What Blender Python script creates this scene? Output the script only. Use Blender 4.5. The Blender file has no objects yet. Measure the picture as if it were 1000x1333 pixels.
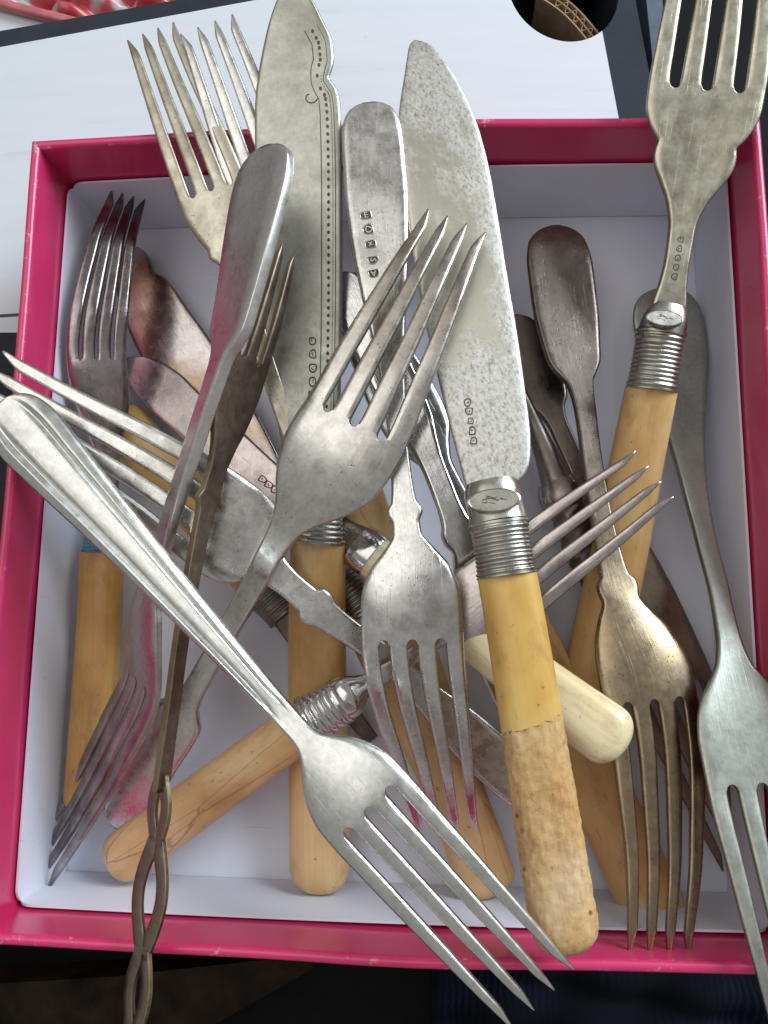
import bpy, bmesh, math, random
import numpy as np

# ---------------------------------------------------------------- camera, light, exposure
scene = bpy.context.scene
COL = scene.collection
F, CX, CY = 1000.0, 500.0, 666.5                      # focal length and centre in photo pixels
CAM = np.array([0.0135, -0.0270, 0.2239])
ROT = (0.1461, 0.0673, 0.0095)
cd = bpy.data.cameras.new("camera"); cam = bpy.data.objects.new("camera", cd); COL.objects.link(cam)
cam.location = CAM; cam.rotation_euler = ROT
cd.sensor_fit = 'VERTICAL'; cd.sensor_height = 24.0; cd.lens = 24.0 * F / 1333.0
cd.clip_start = 0.005; cd.clip_end = 50.0
scene.camera = cam

world = bpy.data.worlds.new("World"); scene.world = world; world.use_nodes = True
bg = world.node_tree.nodes["Background"]
bg.inputs[0].default_value = (1.0, 0.985, 0.96, 1); bg.inputs[1].default_value = 0.32

def area(name, loc, target, sx, sy, power, color):
    l = bpy.data.lights.new(name, 'AREA'); l.shape = 'RECTANGLE'; l.size = sx; l.size_y = sy
    l.energy = power; l.color = color
    o = bpy.data.objects.new(name, l); COL.objects.link(o); o.location = loc
    d = np.array(target) - np.array(loc)
    from mathutils import Vector
    o.rotation_euler = Vector(d).to_track_quat('-Z', 'Y').to_euler()
    return o
area("window_light", (0.98, 0.78, 0.70), (0, 0, 0), 0.80, 0.80, 26.0, (0.82, 0.92, 1.0))
area("added_overhead_fill", (-0.42, 0.30, 1.25), (0, 0, 0), 0.9, 1.1, 4.2, (1.0, 0.975, 0.93))  # added soft overhead fill, gives the metal lighter and darker reflections

scene.view_settings.view_transform = 'Standard'
scene.view_settings.look = 'None'
scene.view_settings.exposure = 0.0
scene.view_settings.gamma = 1.0
scene.view_settings.use_curve_mapping = False

# ---------------------------------------------------------------- geometry helpers
def rotm(rx, ry, rz):
    c, s = math.cos, math.sin
    X = np.array([[1,0,0],[0,c(rx),-s(rx)],[0,s(rx),c(rx)]])
    Y = np.array([[c(ry),0,s(ry)],[0,1,0],[-s(ry),0,c(ry)]])
    Z = np.array([[c(rz),-s(rz),0],[s(rz),c(rz),0],[0,0,1]])
    return Z @ Y @ X
RM = rotm(*ROT)
def un(px, py, z):
    """photo pixel + height above the box floor (mm) -> world point"""
    d = RM @ np.array([(px-CX)/F, -(py-CY)/F, -1.0])
    return CAM + d * ((z*0.001 - CAM[2]) / d[2])
def depth(P):
    return -((RM.T @ (np.asarray(P) - CAM))[2])
def unit(v):
    v = np.asarray(v, float); return v / max(np.linalg.norm(v), 1e-12)

def pchip(x, y, xq):
    x = np.asarray(x, float); y = np.asarray(y, float); xq = np.asarray(xq, float)
    h = np.diff(x); d = np.diff(y) / h; n = len(x); m = np.zeros(n)
    if n == 2: return np.interp(xq, x, y)
    for i in range(1, n-1):
        if d[i-1]*d[i] > 0:
            w1 = 2*h[i]+h[i-1]; w2 = h[i]+2*h[i-1]
            m[i] = (w1+w2)/(w1/d[i-1]+w2/d[i])
    m[0] = d[0]; m[-1] = d[-1]
    k = np.clip(np.searchsorted(x, xq)-1, 0, n-2)
    t = (xq-x[k])/h[k]; t = np.clip(t, 0, 1)
    return ((1+2*t)*(1-t)**2*y[k] + t*(1-t)**2*h[k]*m[k] + t*t*(3-2*t)*y[k+1] + t*t*(t-1)*h[k]*m[k+1])

def smooth_step(a, b, x):
    t = np.clip((x-a)/(b-a), 0, 1); return t*t*(3-2*t)

def vert_normals(V, faces):
    N = np.zeros_like(V)
    Q = np.array([f for f in faces if len(f) == 4])
    if len(Q):
        n = np.cross(V[Q[:, 2]]-V[Q[:, 0]], V[Q[:, 3]]-V[Q[:, 1]])
        for k in range(4): np.add.at(N, Q[:, k], n)
    L = np.linalg.norm(N, axis=1); L[L == 0] = 1
    return N / L[:, None]

def link(name, me, mat, parent=None):
    o = bpy.data.objects.new(name, me); COL.objects.link(o)
    if mat: me.materials.append(mat)
    if parent is not None: o.parent = parent
    return o

def mesh_obj(name, V, faces, mat, parent=None, N=None, lp=None, smooth=True, tau=None):
    me = bpy.data.meshes.new(name)
    me.from_pydata([tuple(v) for v in V], [], [tuple(f) for f in faces])
    if smooth: me.polygons.foreach_set("use_smooth", [True]*len(me.polygons))
    if lp is not None:
        at = me.attributes.new('lp', 'FLOAT_VECTOR', 'POINT')
        at.data.foreach_set('vector', np.asarray(lp, np.float32).ravel())
    if tau is not None:
        at = me.attributes.new('tau', 'FLOAT', 'POINT'); at.data.foreach_set('value', np.asarray(tau, np.float32))
    me.update()
    if N is not None: me.normals_split_custom_set_from_vertices([tuple(n) for n in N])
    return link(name, me, mat, parent)

def submesh(name, V, N, lp, faces, mat, parent, origin, edge_mat=None, edges=None, tau=None):
    ids = sorted({i for f in faces for i in f}); mp = {k: j for j, k in enumerate(ids)}
    o = mesh_obj(name, V[ids]-origin, [[mp[i] for i in f] for f in faces], mat, parent, N[ids], lp[ids], tau=None if tau is None else tau[ids])
    if edge_mat is not None:
        o.data.materials.append(edge_mat)
        o.data.polygons.foreach_set('material_index', [1 if frozenset(f) in edges else 0 for f in faces])
    return o

def thing(name, loc, label, cat, group=None):
    o = bpy.data.objects.new(name, None); COL.objects.link(o); o.location = loc
    o.empty_display_size = 0.01
    o['label'] = label; o['category'] = cat
    if group: o['group'] = group
    return o

class Axis:
    """smooth 3D centre line through stations (px, py, z_mm, half width px)"""
    def __init__(self, st, roll=0.0, wmul=1.0):
        self.st = st
        P = np.array([un(a[0], a[1], a[2]) for a in st])
        W = np.array([a[3]*wmul*depth(p)/F for a, p in zip(st, P)])
        L = np.concatenate([[0], np.cumsum(np.linalg.norm(np.diff(P, axis=0), axis=1))])
        self.L = L
        self.sf = np.linspace(0, L[-1], 1500)
        # smooth the centre line through a thinned set of stations so shoulders do not wiggle it
        keep = [0]
        for i in range(1, len(L)-1):
            if L[i]-L[keep[-1]] > 0.012 and L[-1]-L[i] > 0.010: keep.append(i)
        keep.append(len(L)-1)
        self.Pf = np.stack([pchip(L[keep], P[keep, k], self.sf) for k in range(3)], 1)
        self.Wf = pchip(L, W, self.sf)
        T = np.gradient(self.Pf, self.sf, axis=0)
        ker = np.ones(41)/41
        Tp = np.pad(T, ((20, 20), (0, 0)), mode='edge')
        T = np.stack([np.convolve(Tp[:, k], ker, 'valid') for k in range(3)], 1)
        T /= np.linalg.norm(T, axis=1)[:, None]
        side0 = unit(np.cross(unit(P[-1]-P[0]), [0, 0, 1]))
        S = side0 - T*(T @ side0)[:, None]; S /= np.linalg.norm(S, axis=1)[:, None]
        N = np.cross(S, T)
        r = np.radians(np.interp(self.sf, L, np.broadcast_to(np.asarray(roll, float), L.shape)))
        self.Sf = S*np.cos(r)[:, None] + N*np.sin(r)[:, None]
        self.Tf = T; self.Nf = np.cross(self.Sf, T)
    def ev(self, A, s):
        s = np.asarray(s, float)
        if A.ndim == 1: return np.interp(s, self.sf, A)
        return np.stack([np.interp(s, self.sf, A[:, k]) for k in range(3)], -1)

def axis_rows(L, step):
    out = []
    for a, b in zip(L[:-1], L[1:]):
        n = max(1, int(math.ceil((b-a)/step)))
        out += list(a + (b-a)*np.arange(n)/n)
    return out + [L[-1]]

def profile(u, bev=0.22, low=0.30):
    a = np.abs(u)
    t = np.clip((a-(1-bev))/bev, 0, 1)
    return 1 - (1-low)*(1-np.sqrt(np.clip(1-t*t, 0, 1)))

def fork_metal(root_obj, st, i_neck, i_root, mat, seed, roll=0.0, wmul=1.0, th=(1.6, 2.6, 1.7, 1.3),
               ntine=4, slot=0.55, dish=-0.8, tip=0.22, taper=0.55, relief=None, handle_name='handle', lens=None,
               bev=0.22, low=0.3, tine_mat=None, edge_mat=None, tbev=0.42, tlow=0.45, tau_from=None, tau_to=None):
    """one solid stamped piece: handle / head / tines, cut into part meshes that share normals"""
    ax = Axis(st, roll, wmul); L = ax.L
    origin = np.array(root_obj.location)
    s_root, s_tip, s_neck = L[i_root], L[-1], L[i_neck]
    hw_root = ax.ev(ax.Wf, s_root)
    tw0 = 2/(ntine + (ntine-1)*slot)                    # tine width at the root as a share of the half width
    r_slot = slot*tw0*hw_root/2
    rows = axis_rows(L, 0.0011)
    rows += list(s_root - r_slot*np.linspace(0.15, 2.6, 8))
    rows = sorted(set(np.round(rows, 7)))
    rows = [rows[0]] + [b for a, b in zip(rows[:-1], rows[1:]) if b-a > 1e-4 or abs(b-s_root) < 1e-6]
    rows = np.array(rows); ir = int(np.argmin(np.abs(rows-s_root))); rows[ir] = s_root
    wmin = min(range(2, i_root-1), key=lambda i: st[i][3]) if i_root > 4 else 1
    def thick(s):
        return np.interp(s, [0, L[wmin], s_root, s_tip], th)*0.001
    vt = np.array([-1, -0.82, -0.45, 0, 0.45, 0.82, 1.0]); vs = np.array([-0.92, -0.7, -0.35, 0, 0.35, 0.7, 0.92])
    cols = []                                            # (kind, tine index, v)
    for k in range(ntine):
        for v in vt: cols.append(('t', k, v))
        if k < ntine-1:
            for v in vs: cols.append(('s', k, v))
    nc = len(cols); nr = len(rows)
    kk = np.array([c[1] for c in cols], float)[None, :]; vv = np.array([c[2] for c in cols], float)[None, :]
    isT = np.array([c[0] == 't' for c in cols])[None, :]
    SS = np.repeat(rows[:, None], nc, 1)
    s_a = s_root-2.6*r_slot; s_e = s_root-r_slot*np.sqrt(np.clip(1-vv*vv, 0, 1))
    SS = np.where(~isT & (SS > s_a), s_a + (np.minimum(SS, s_root)-s_a)*(s_e-s_a)/(s_root-s_a), SS)
    hw = ax.ev(ax.Wf, SS); P = ax.ev(ax.Pf, SS); S = ax.ev(ax.Sf, SS); Nv = ax.ev(ax.Nf, SS); Tv = ax.ev(ax.Tf, SS)
    tau = np.clip((SS-s_root)/(s_tip-s_root), 0, 1)
    tw = np.where(tau > 0, tw0*hw_root*(1-taper*tau**1.5), tw0*hw)
    tw = tw*np.where(tau > 0.90, 1-(1-tip)*((tau-0.90)/0.10)**1.3, 1.0)
    span = hw-tw/2
    cen = lambda q: (-1+2*q/(ntine-1))*span
    xs_a = cen(kk)+tw/2; xs_b = cen(kk+1)-tw/2
    X = np.where(isT, cen(kk)+vv*tw/2, (xs_a+xs_b)/2+vv*(xs_b-xs_a)/2)
    U = np.clip(X/np.maximum(hw, 1e-6), -1, 1)
    wgt = smooth_step(-r_slot*0.6, r_slot*1.5, SS-s_root)
    fth = profile(U, bev, low)*(1-wgt)+np.where(isT, profile(vv, tbev, tlow), 1.0)*wgt
    H = thick(SS)/2*fth*np.where(tau > 0.90, 1-0.6*(tau-0.90)/0.10, 1.0)
    win = smooth_step(s_neck, s_neck+(s_root-s_neck)*0.6, SS)*(1-0.85*smooth_step(s_root, s_root+(s_tip-s_root)*0.5, SS))
    OFF = dish*0.001*(U*U-0.3)*win
    if lens is not None: P = P + Tv*(np.array(lens)[kk.astype(int)]*0.001*tau*isT)[..., None]
    V = []; LP = []
    for top in (True, False):
        off = OFF + (relief(U, SS/s_tip)*0.001 if (top and relief) else 0) + (H if top else -H)
        V.append((P + S*X[..., None] + Nv*off[..., None]).reshape(-1, 3))
        LP.append(np.stack([SS, X, np.full_like(X, 0.001 if top else -0.001)], -1).reshape(-1, 3))
    TAU = np.tile(smooth_step(L[tau_from] if tau_from is not None else s_root-(s_tip-s_root)*0.25, L[tau_to] if tau_to is not None else s_root+(s_tip-s_root)*0.75, SS).ravel(), 2)
    V = np.concatenate(V); LP = np.concatenate(LP) + np.array([seed*0.37, seed*0.113, seed*0.071])
    T0 = lambda i, c: i*nc+c; B0 = lambda i, c: nr*nc+i*nc+c
    groups = {}; edges = set()
    def add(key, *f, edge=False):
        groups.setdefault(key, []).extend(f)
        if edge: edges.update(frozenset(q) for q in f)
    i_n = int(np.argmin(np.abs(rows-s_neck)))
    for i in range(nr-1):
        for c in range(nc-1):
            sl = cols[c][0] == 's' or cols[c+1][0] == 's'
            if i >= ir:
                if sl: continue
                key = ('tine', cols[c][1])
            else: key = 'handle' if i < i_n else 'head'
            add(key, (T0(i, c), T0(i, c+1), T0(i+1, c+1), T0(i+1, c)), (B0(i, c), B0(i+1, c), B0(i+1, c+1), B0(i, c+1)))
        if i < ir:
            key = 'handle' if i < i_n else 'head'
            add(key, (T0(i, 0), T0(i+1, 0), B0(i+1, 0), B0(i, 0)), (T0(i+1, nc-1), T0(i, nc-1), B0(i, nc-1), B0(i+1, nc-1)), edge=True)
        else:
            for k in range(ntine):
                a = k*(len(vt)+len(vs)); b = a+len(vt)-1
                add(('tine', k), (T0(i, a), T0(i+1, a), B0(i+1, a), B0(i, a)), (T0(i+1, b), T0(i, b), B0(i, b), B0(i+1, b)), edge=True)
    for c in range(nc-1):
        add('handle' if i_n > 0 else 'head', (T0(0, c+1), T0(0, c), B0(0, c), B0(0, c+1)))
        if cols[c][0] == 't' and cols[c+1][0] == 't':
            add(('tine', cols[c][1]), (T0(nr-1, c), T0(nr-1, c+1), B0(nr-1, c+1), B0(nr-1, c)))
        else:
            add('head', (T0(ir, c), T0(ir, c+1), B0(ir, c+1), B0(ir, c)))
    # orientation: make top faces look along +N
    allf = [f for g in groups.values() for f in g]
    f0 = groups['head'][0]; n0 = np.cross(V[f0[2]]-V[f0[0]], V[f0[3]]-V[f0[1]])
    flip = n0 @ ax.ev(ax.Nf, s_neck) < 0
    if flip: groups = {k: [tuple(reversed(f)) for f in g] for k, g in groups.items()}
    allf = [f for g in groups.values() for f in g]
    Nn = vert_normals(V, allf)
    out = {}
    if 'handle' in groups: out['handle'] = submesh(handle_name, V, Nn, LP, groups['handle'], mat, root_obj, origin, edge_mat, edges, TAU)
    out['head'] = submesh('head', V, Nn, LP, groups['head'], mat, root_obj, origin, edge_mat, edges, TAU)
    for k in range(ntine):
        out['tine%d' % k] = submesh('tine', V, Nn, LP, groups[('tine', k)], tine_mat or mat, out['head'], origin, edge_mat, edges, TAU)
    def surf(s, u):
        hw = ax.ev(ax.Wf, s); S = ax.ev(ax.Sf, s); N = ax.ev(ax.Nf, s)
        h = thick(s)/2*profile(np.array(u), bev, low)
        return ax.ev(ax.Pf, s)+S*u*hw+N*h-origin, S, ax.ev(ax.Tf, s), N
    out['surf'] = surf; out['axis'] = ax
    return out

def blade(root_obj, pairs, mat, seed, th=1.5, name='blade', belly=0.0, edge=0.25, straight=True):
    """knife blade: solid plate between two outlines, stations (xl, yl, xr, yr, z[, zr])"""
    origin = np.array(root_obj.location)
    A = np.array([un(p[0], p[1], p[4]) for p in pairs])
    B = np.array([un(p[2], p[3], p[5] if len(p) > 5 else p[4]) for p in pairs])
    if straight:                                         # the blade is flat: its height runs evenly from end to end
        for _ in range(3):
            M = (A+B)/2; fr_ = np.concatenate([[0], np.cumsum(np.linalg.norm(np.diff(M, axis=0), axis=1))]); fr_ /= fr_[-1]
            zz = pairs[0][4]+(pairs[-1][4]-pairs[0][4])*fr_
            A = np.array([un(p[0], p[1], z) for p, z in zip(pairs, zz)]); B = np.array([un(p[2], p[3], z) for p, z in zip(pairs, zz)])
    M = (A+B)/2
    L = np.concatenate([[0], np.cumsum(np.linalg.norm(np.diff(M, axis=0), axis=1)+1e-6)])
    rows = np.array(axis_rows(L, 0.0014))
    Af = np.stack([pchip(L, A[:, k], rows) for k in range(3)], 1)
    Bf = np.stack([pchip(L, B[:, k], rows) for k in range(3)], 1)
    uu = np.array([-1, -0.97, -0.9, -0.75, -0.5, -0.25, 0, 0.25, 0.5, 0.75, 0.9, 0.97, 1])
    V = []; LP = []; nr, nc = len(rows), len(uu)
    Tg = unit(M[-1]-M[0]); fr = []
    for i in range(nr):
        S = Bf[i]-Af[i]; w = np.linalg.norm(S)
        N = unit(np.cross(unit(B[len(B)//2]-A[len(A)//2]), Tg))
        if N[2] < 0: N = -N
        fr.append(N)
    for top in (1, -1):
        for i in range(nr):
            for u in uu:
                p = Af[i] + (Bf[i]-Af[i])*(u+1)/2
                h = th*0.0005*profile(u, 0.16, edge)*min(1, 0.35+rows[i]/0.006)
                V.append(p + fr[i]*(top*h + belly*0.001*(1-u*u)))
                LP.append((rows[i], u*np.linalg.norm(Bf[i]-Af[i])/2, top*0.001))
    V = np.array(V); LP = np.array(LP)+np.array([seed*0.37, seed*0.113, seed*0.071])
    faces = []
    t = lambda i, c: i*nc+c; b = lambda i, c: nr*nc+i*nc+c
    for i in range(nr-1):
        for c in range(nc-1):
            faces += [(t(i,c), t(i+1,c), t(i+1,c+1), t(i,c+1)), (b(i,c), b(i,c+1), b(i+1,c+1), b(i+1,c))]
        faces += [(t(i,0), b(i,0), b(i+1,0), t(i+1,0)), (t(i,nc-1), t(i+1,nc-1), b(i+1,nc-1), b(i,nc-1))]
    for c in range(nc-1):
        faces += [(t(0,c), t(0,c+1), b(0,c+1), b(0,c)), (t(nr-1,c), b(nr-1,c), b(nr-1,c+1), t(nr-1,c+1))]
    n0 = np.cross(V[faces[nc][2]]-V[faces[nc][0]], V[faces[nc][3]]-V[faces[nc][1]])
    k = (nr//2)*(nc-1)*2
    f = (t(nr//2, 5), t(nr//2+1, 5), t(nr//2+1, 6), t(nr//2, 6))
    n0 = np.cross(V[f[2]]-V[f[0]], V[f[3]]-V[f[1]])
    if n0 @ fr[0] < 0: faces = [tuple(reversed(f)) for f in faces]
    Nn = vert_normals(V, faces)
    o = mesh_obj(name, V-origin, faces, mat, root_obj, Nn, LP)
    def pix(Q):
        c = (Q-CAM) @ RM
        return np.stack([CX+F*c[:, 0]/-c[:, 2], CY-F*c[:, 1]/-c[:, 2]], 1)
    NN = np.array(fr); At = Af+NN*th*0.0005; Bt = Bf+NN*th*0.0005
    pa, pb = pix(At), pix(Bt)
    def surf(px, py):
        q = np.array([px, py]); d = pb-pa; e = q-pa
        L2 = np.maximum((d*d).sum(1), 1e-9); cr = (d[:, 0]*e[:, 1]-d[:, 1]*e[:, 0])/np.sqrt(L2)
        uu_ = (d*e).sum(1)/L2
        ok = (L2[:-1] > 4) & (cr[:-1]*cr[1:] <= 0) & (uu_[:-1] > -0.2) & (uu_[:-1] < 1.2)
        idx = np.nonzero(ok)[0]
        i = int(idx[0]) if len(idx) else int(np.argmin(np.abs(cr[:-1])))
        t_ = abs(cr[i])/max(abs(cr[i])+abs(cr[i+1]), 1e-9)
        u = np.clip(uu_[i]*(1-t_)+uu_[i+1]*t_, 0, 1)
        a_ = At[i]*(1-t_)+At[i+1]*t_; b_ = Bt[i]*(1-t_)+Bt[i+1]*t_
        S = unit(b_-a_); T = unit((Af[i+1]+Bf[i+1])-(Af[i]+Bf[i]))
        N = unit(np.cross(S, T)); N = N if N[2] > 0 else -N
        return a_*(1-u)+b_*u - origin + fr[0]*belly*0.001*(1-(2*u-1)**2), S, unit(T-S*(T@S)), N
    return o, surf

def lathe(root_obj, st, mat, seed, ratio=0.75, name='handle', n=36, expo=2.3, prof=None, close0=True, close1=True,
          step=0.0015, rough=None, end_round=0.0, start_round=0.0, s_range=None, parent=None, roll=0.0, warp=None):
    """solid of elliptic section along a centre line; prof(t)-> radius factor, rough(s, a)-> radial offset in m"""
    origin = np.array(root_obj.location)
    ax = Axis(st, roll); L = ax.L[-1]
    rows = np.array(axis_rows(ax.L, step)) if prof is None else np.linspace(0, L, prof[0])
    if end_round > 0:
        rows = rows[rows < L-end_round*1.01]
        rows = np.concatenate([rows, L-end_round*(1-np.sin(np.linspace(0, math.pi/2, 14)))])
    if start_round > 0:
        rows = rows[rows > start_round*1.01]
        rows = np.concatenate([start_round*(1-np.cos(np.linspace(0, math.pi/2, 10))), rows])
    if s_range: rows = np.unique(np.concatenate([[s_range[0]*L], rows[(rows > s_range[0]*L+1e-4) & (rows < s_range[1]*L-1e-4)], [s_range[1]*L]]))
    V = []; LP = []
    for s in rows:
        hw = ax.ev(ax.Wf, s); P = ax.ev(ax.Pf, s); S = ax.ev(ax.Sf, s); N = ax.ev(ax.Nf, s)
        k = 1.0
        if end_round > 0 and s > L-end_round: k = max(0.02, math.sqrt(max(0, 1-((s-(L-end_round))/end_round)**2.4)))
        if start_round > 0 and s < start_round: k = max(0.02, math.sqrt(max(0, 1-((start_round-s)/start_round)**2.0)))
        if prof: k *= prof[1](s/L)
        for j in range(n):
            a = 2*math.pi*j/n; c, d = math.cos(a), math.sin(a)
            e = 2/expo
            x = hw*k*math.copysign(abs(c)**e, c); y = hw*ratio*k*math.copysign(abs(d)**e, d)
            if prof and len(prof) > 2:
                m = prof[2](s/L, a); x *= m; y *= m
            p = P+S*x+N*y
            if warp is not None: p = p + ax.ev(ax.Tf, s)*warp(s/L, a)
            if rough is not None: p = p + (S*c+N*d)*rough(s, a)*k
            V.append(p); LP.append((s, x, y))
    V = np.array(V); LP = np.array(LP)+np.array([seed*0.37, seed*0.113, seed*0.071]); nr = len(rows)
    faces = []
    for i in range(nr-1):
        for j in range(n):
            j2 = (j+1) % n
            faces.append((i*n+j, i*n+j2, (i+1)*n+j2, (i+1)*n+j))
    if close0: faces.append(tuple(range(n))[::-1])
    if close1: faces.append(tuple((nr-1)*n+j for j in range(n)))
    m = nr//2
    n0 = np.cross(V[m*n+1]-V[m*n], V[(m+1 if m+1 < nr else m-1)*n]-V[m*n])
    ctr = V[m*n:(m+1)*n].mean(0)
    q = [f for f in faces if len(f) == 4][m*n if m < nr-1 else 0]
    nn = np.cross(V[q[2]]-V[q[0]], V[q[3]]-V[q[1]])
    c0 = V[list(q)].mean(0)
    row = q[0]//n; ctr = V[row*n:(row+1)*n].mean(0)
    if nn @ (c0-ctr) < 0: faces = [tuple(reversed(f)) for f in faces]
    o = mesh_obj(name, V-origin, faces, mat, parent or root_obj, None, LP)
    o.data.set_sharp_from_angle(angle=math.radians(50))
    return o, ax

def box_mesh(name, lo, hi, mat, parent=None, bev=0.0, seg=3, smooth=True):
    bm = bmesh.new(); bmesh.ops.create_cube(bm, size=1)
    lo = np.array(lo); hi = np.array(hi)
    for v in bm.verts: v.co = [(lo[k]+hi[k])/2 + v.co[k]*(hi[k]-lo[k]) for k in range(3)]
    if bev: bmesh.ops.bevel(bm, geom=bm.edges[:], offset=bev, segments=seg, affect='EDGES', profile=0.5)
    me = bpy.data.meshes.new(name); bm.to_mesh(me); bm.free()
    if smooth:
        me.polygons.foreach_set("use_smooth", [True]*len(me.polygons)); me.set_sharp_from_angle(angle=math.radians(40))
    return link(name, me, mat, parent)

def slab(name, poly, z0, z1, mat, parent=None, holes=(), origin=(0, 0, 0)):
    """flat board with holes from 2D outlines (world metres)"""
    cu = bpy.data.curves.new(name, 'CURVE'); cu.dimensions = '2D'; cu.fill_mode = 'BOTH'; cu.extrude = (z1-z0)/2
    for pl in [poly]+list(holes):
        sp = cu.splines.new('POLY'); sp.points.add(len(pl)-1); sp.use_cyclic_u = True
        for q, p in zip(sp.points, pl): q.co = (p[0]-origin[0], p[1]-origin[1], 0, 1)
    t = bpy.data.objects.new(name+'_tmp', cu); COL.objects.link(t)
    dg = bpy.context.evaluated_depsgraph_get(); dg.update()
    me = bpy.data.meshes.new_from_object(t.evaluated_get(dg)); bpy.data.objects.remove(t); bpy.data.curves.remove(cu)
    me.name = name
    for v in me.vertices: v.co.z += (z0+z1)/2-origin[2]
    me.materials.clear()
    return link(name, me, mat, parent)

_TC = {}
def text_mesh(ch, size, depth_):
    if ch not in _TC: _TC[ch] = _text_mesh(ch, 1.0, 0.03)
    V, Fc = _TC[ch]
    return V*np.array([size, size, depth_/0.03]), Fc
def _text_mesh(ch, size, depth_):
    cu = bpy.data.curves.new('t', 'FONT'); cu.body = ch; cu.size = size; cu.extrude = depth_; cu.align_x = 'CENTER'; cu.align_y = 'CENTER'
    cu.resolution_u = 3
    t = bpy.data.objects.new('t', cu); COL.objects.link(t)
    dg = bpy.context.evaluated_depsgraph_get(); dg.update()
    me = bpy.data.meshes.new_from_object(t.evaluated_get(dg)); bpy.data.objects.remove(t); bpy.data.curves.remove(cu)
    V = np.array([v.co[:] for v in me.vertices]); Fc = [tuple(p.vertices) for p in me.polygons]
    bpy.data.meshes.remove(me); return V, Fc

for _c in 'EDxSA4Yo8': text_mesh(_c, 1, 1)

# ---------------------------------------------------------------- materials
def nodes(name):
    m = bpy.data.materials.new(name); m.use_nodes = True
    nt = m.node_tree; b = nt.nodes["Principled BSDF"]
    return m, nt, b
def N_(nt, t, **kw):
    n = nt.nodes.new(t)
    for k, v in kw.items(): setattr(n, k, v)
    return n
def ramp(nt, fac, stops):
    r = nt.nodes.new('ShaderNodeValToRGB')
    while len(r.color_ramp.elements) < len(stops): r.color_ramp.elements.new(0.5)
    for e, (p, c) in zip(r.color_ramp.elements, stops):
        e.position = p; e.color = c if len(c) == 4 else (*c, 1)
    nt.links.new(fac, r.inputs[0]); return r.outputs[0]
def mixc(nt, fac, a, b, mode='MIX'):
    m = nt.nodes.new('ShaderNodeMix'); m.data_type = 'RGBA'; m.blend_type = mode
    for sock, v in ((m.inputs[0], fac), (m.inputs[6], a), (m.inputs[7], b)):
        if hasattr(v, 'default_value') or hasattr(v, 'is_output'): nt.links.new(v, sock)
        elif isinstance(v, (int, float)): sock.default_value = v
        else: sock.default_value = (*v, 1) if len(v) == 3 else v
    return m.outputs[2]
def coords(nt, scale=(1, 1, 1), attr='lp'):
    if attr == 'lp':
        a = N_(nt, 'ShaderNodeAttribute', attribute_name='lp'); o = a.outputs['Vector']
    else:
        a = N_(nt, 'ShaderNodeTexCoord'); o = a.outputs['Object']
    mp = N_(nt, 'ShaderNodeMapping'); mp.inputs['Scale'].default_value = scale
    nt.links.new(o, mp.inputs['Vector']); return mp.outputs[0]
def noise(nt, vec, scale, detail=4, rough=0.55):
    n = N_(nt, 'ShaderNodeTexNoise'); n.inputs['Scale'].default_value = scale
    n.inputs['Detail'].default_value = detail; n.inputs['Roughness'].default_value = rough
    nt.links.new(vec, n.inputs['Vector']); return n.outputs['Fac']
def bump(nt, h, strength, dist, prev=None):
    b = N_(nt, 'ShaderNodeBump'); b.inputs['Strength'].default_value = strength; b.inputs['Distance'].default_value = dist
    nt.links.new(h, b.inputs['Height'])
    if prev is not None: nt.links.new(prev, b.inputs['Normal'])
    return b.outputs[0]

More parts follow.
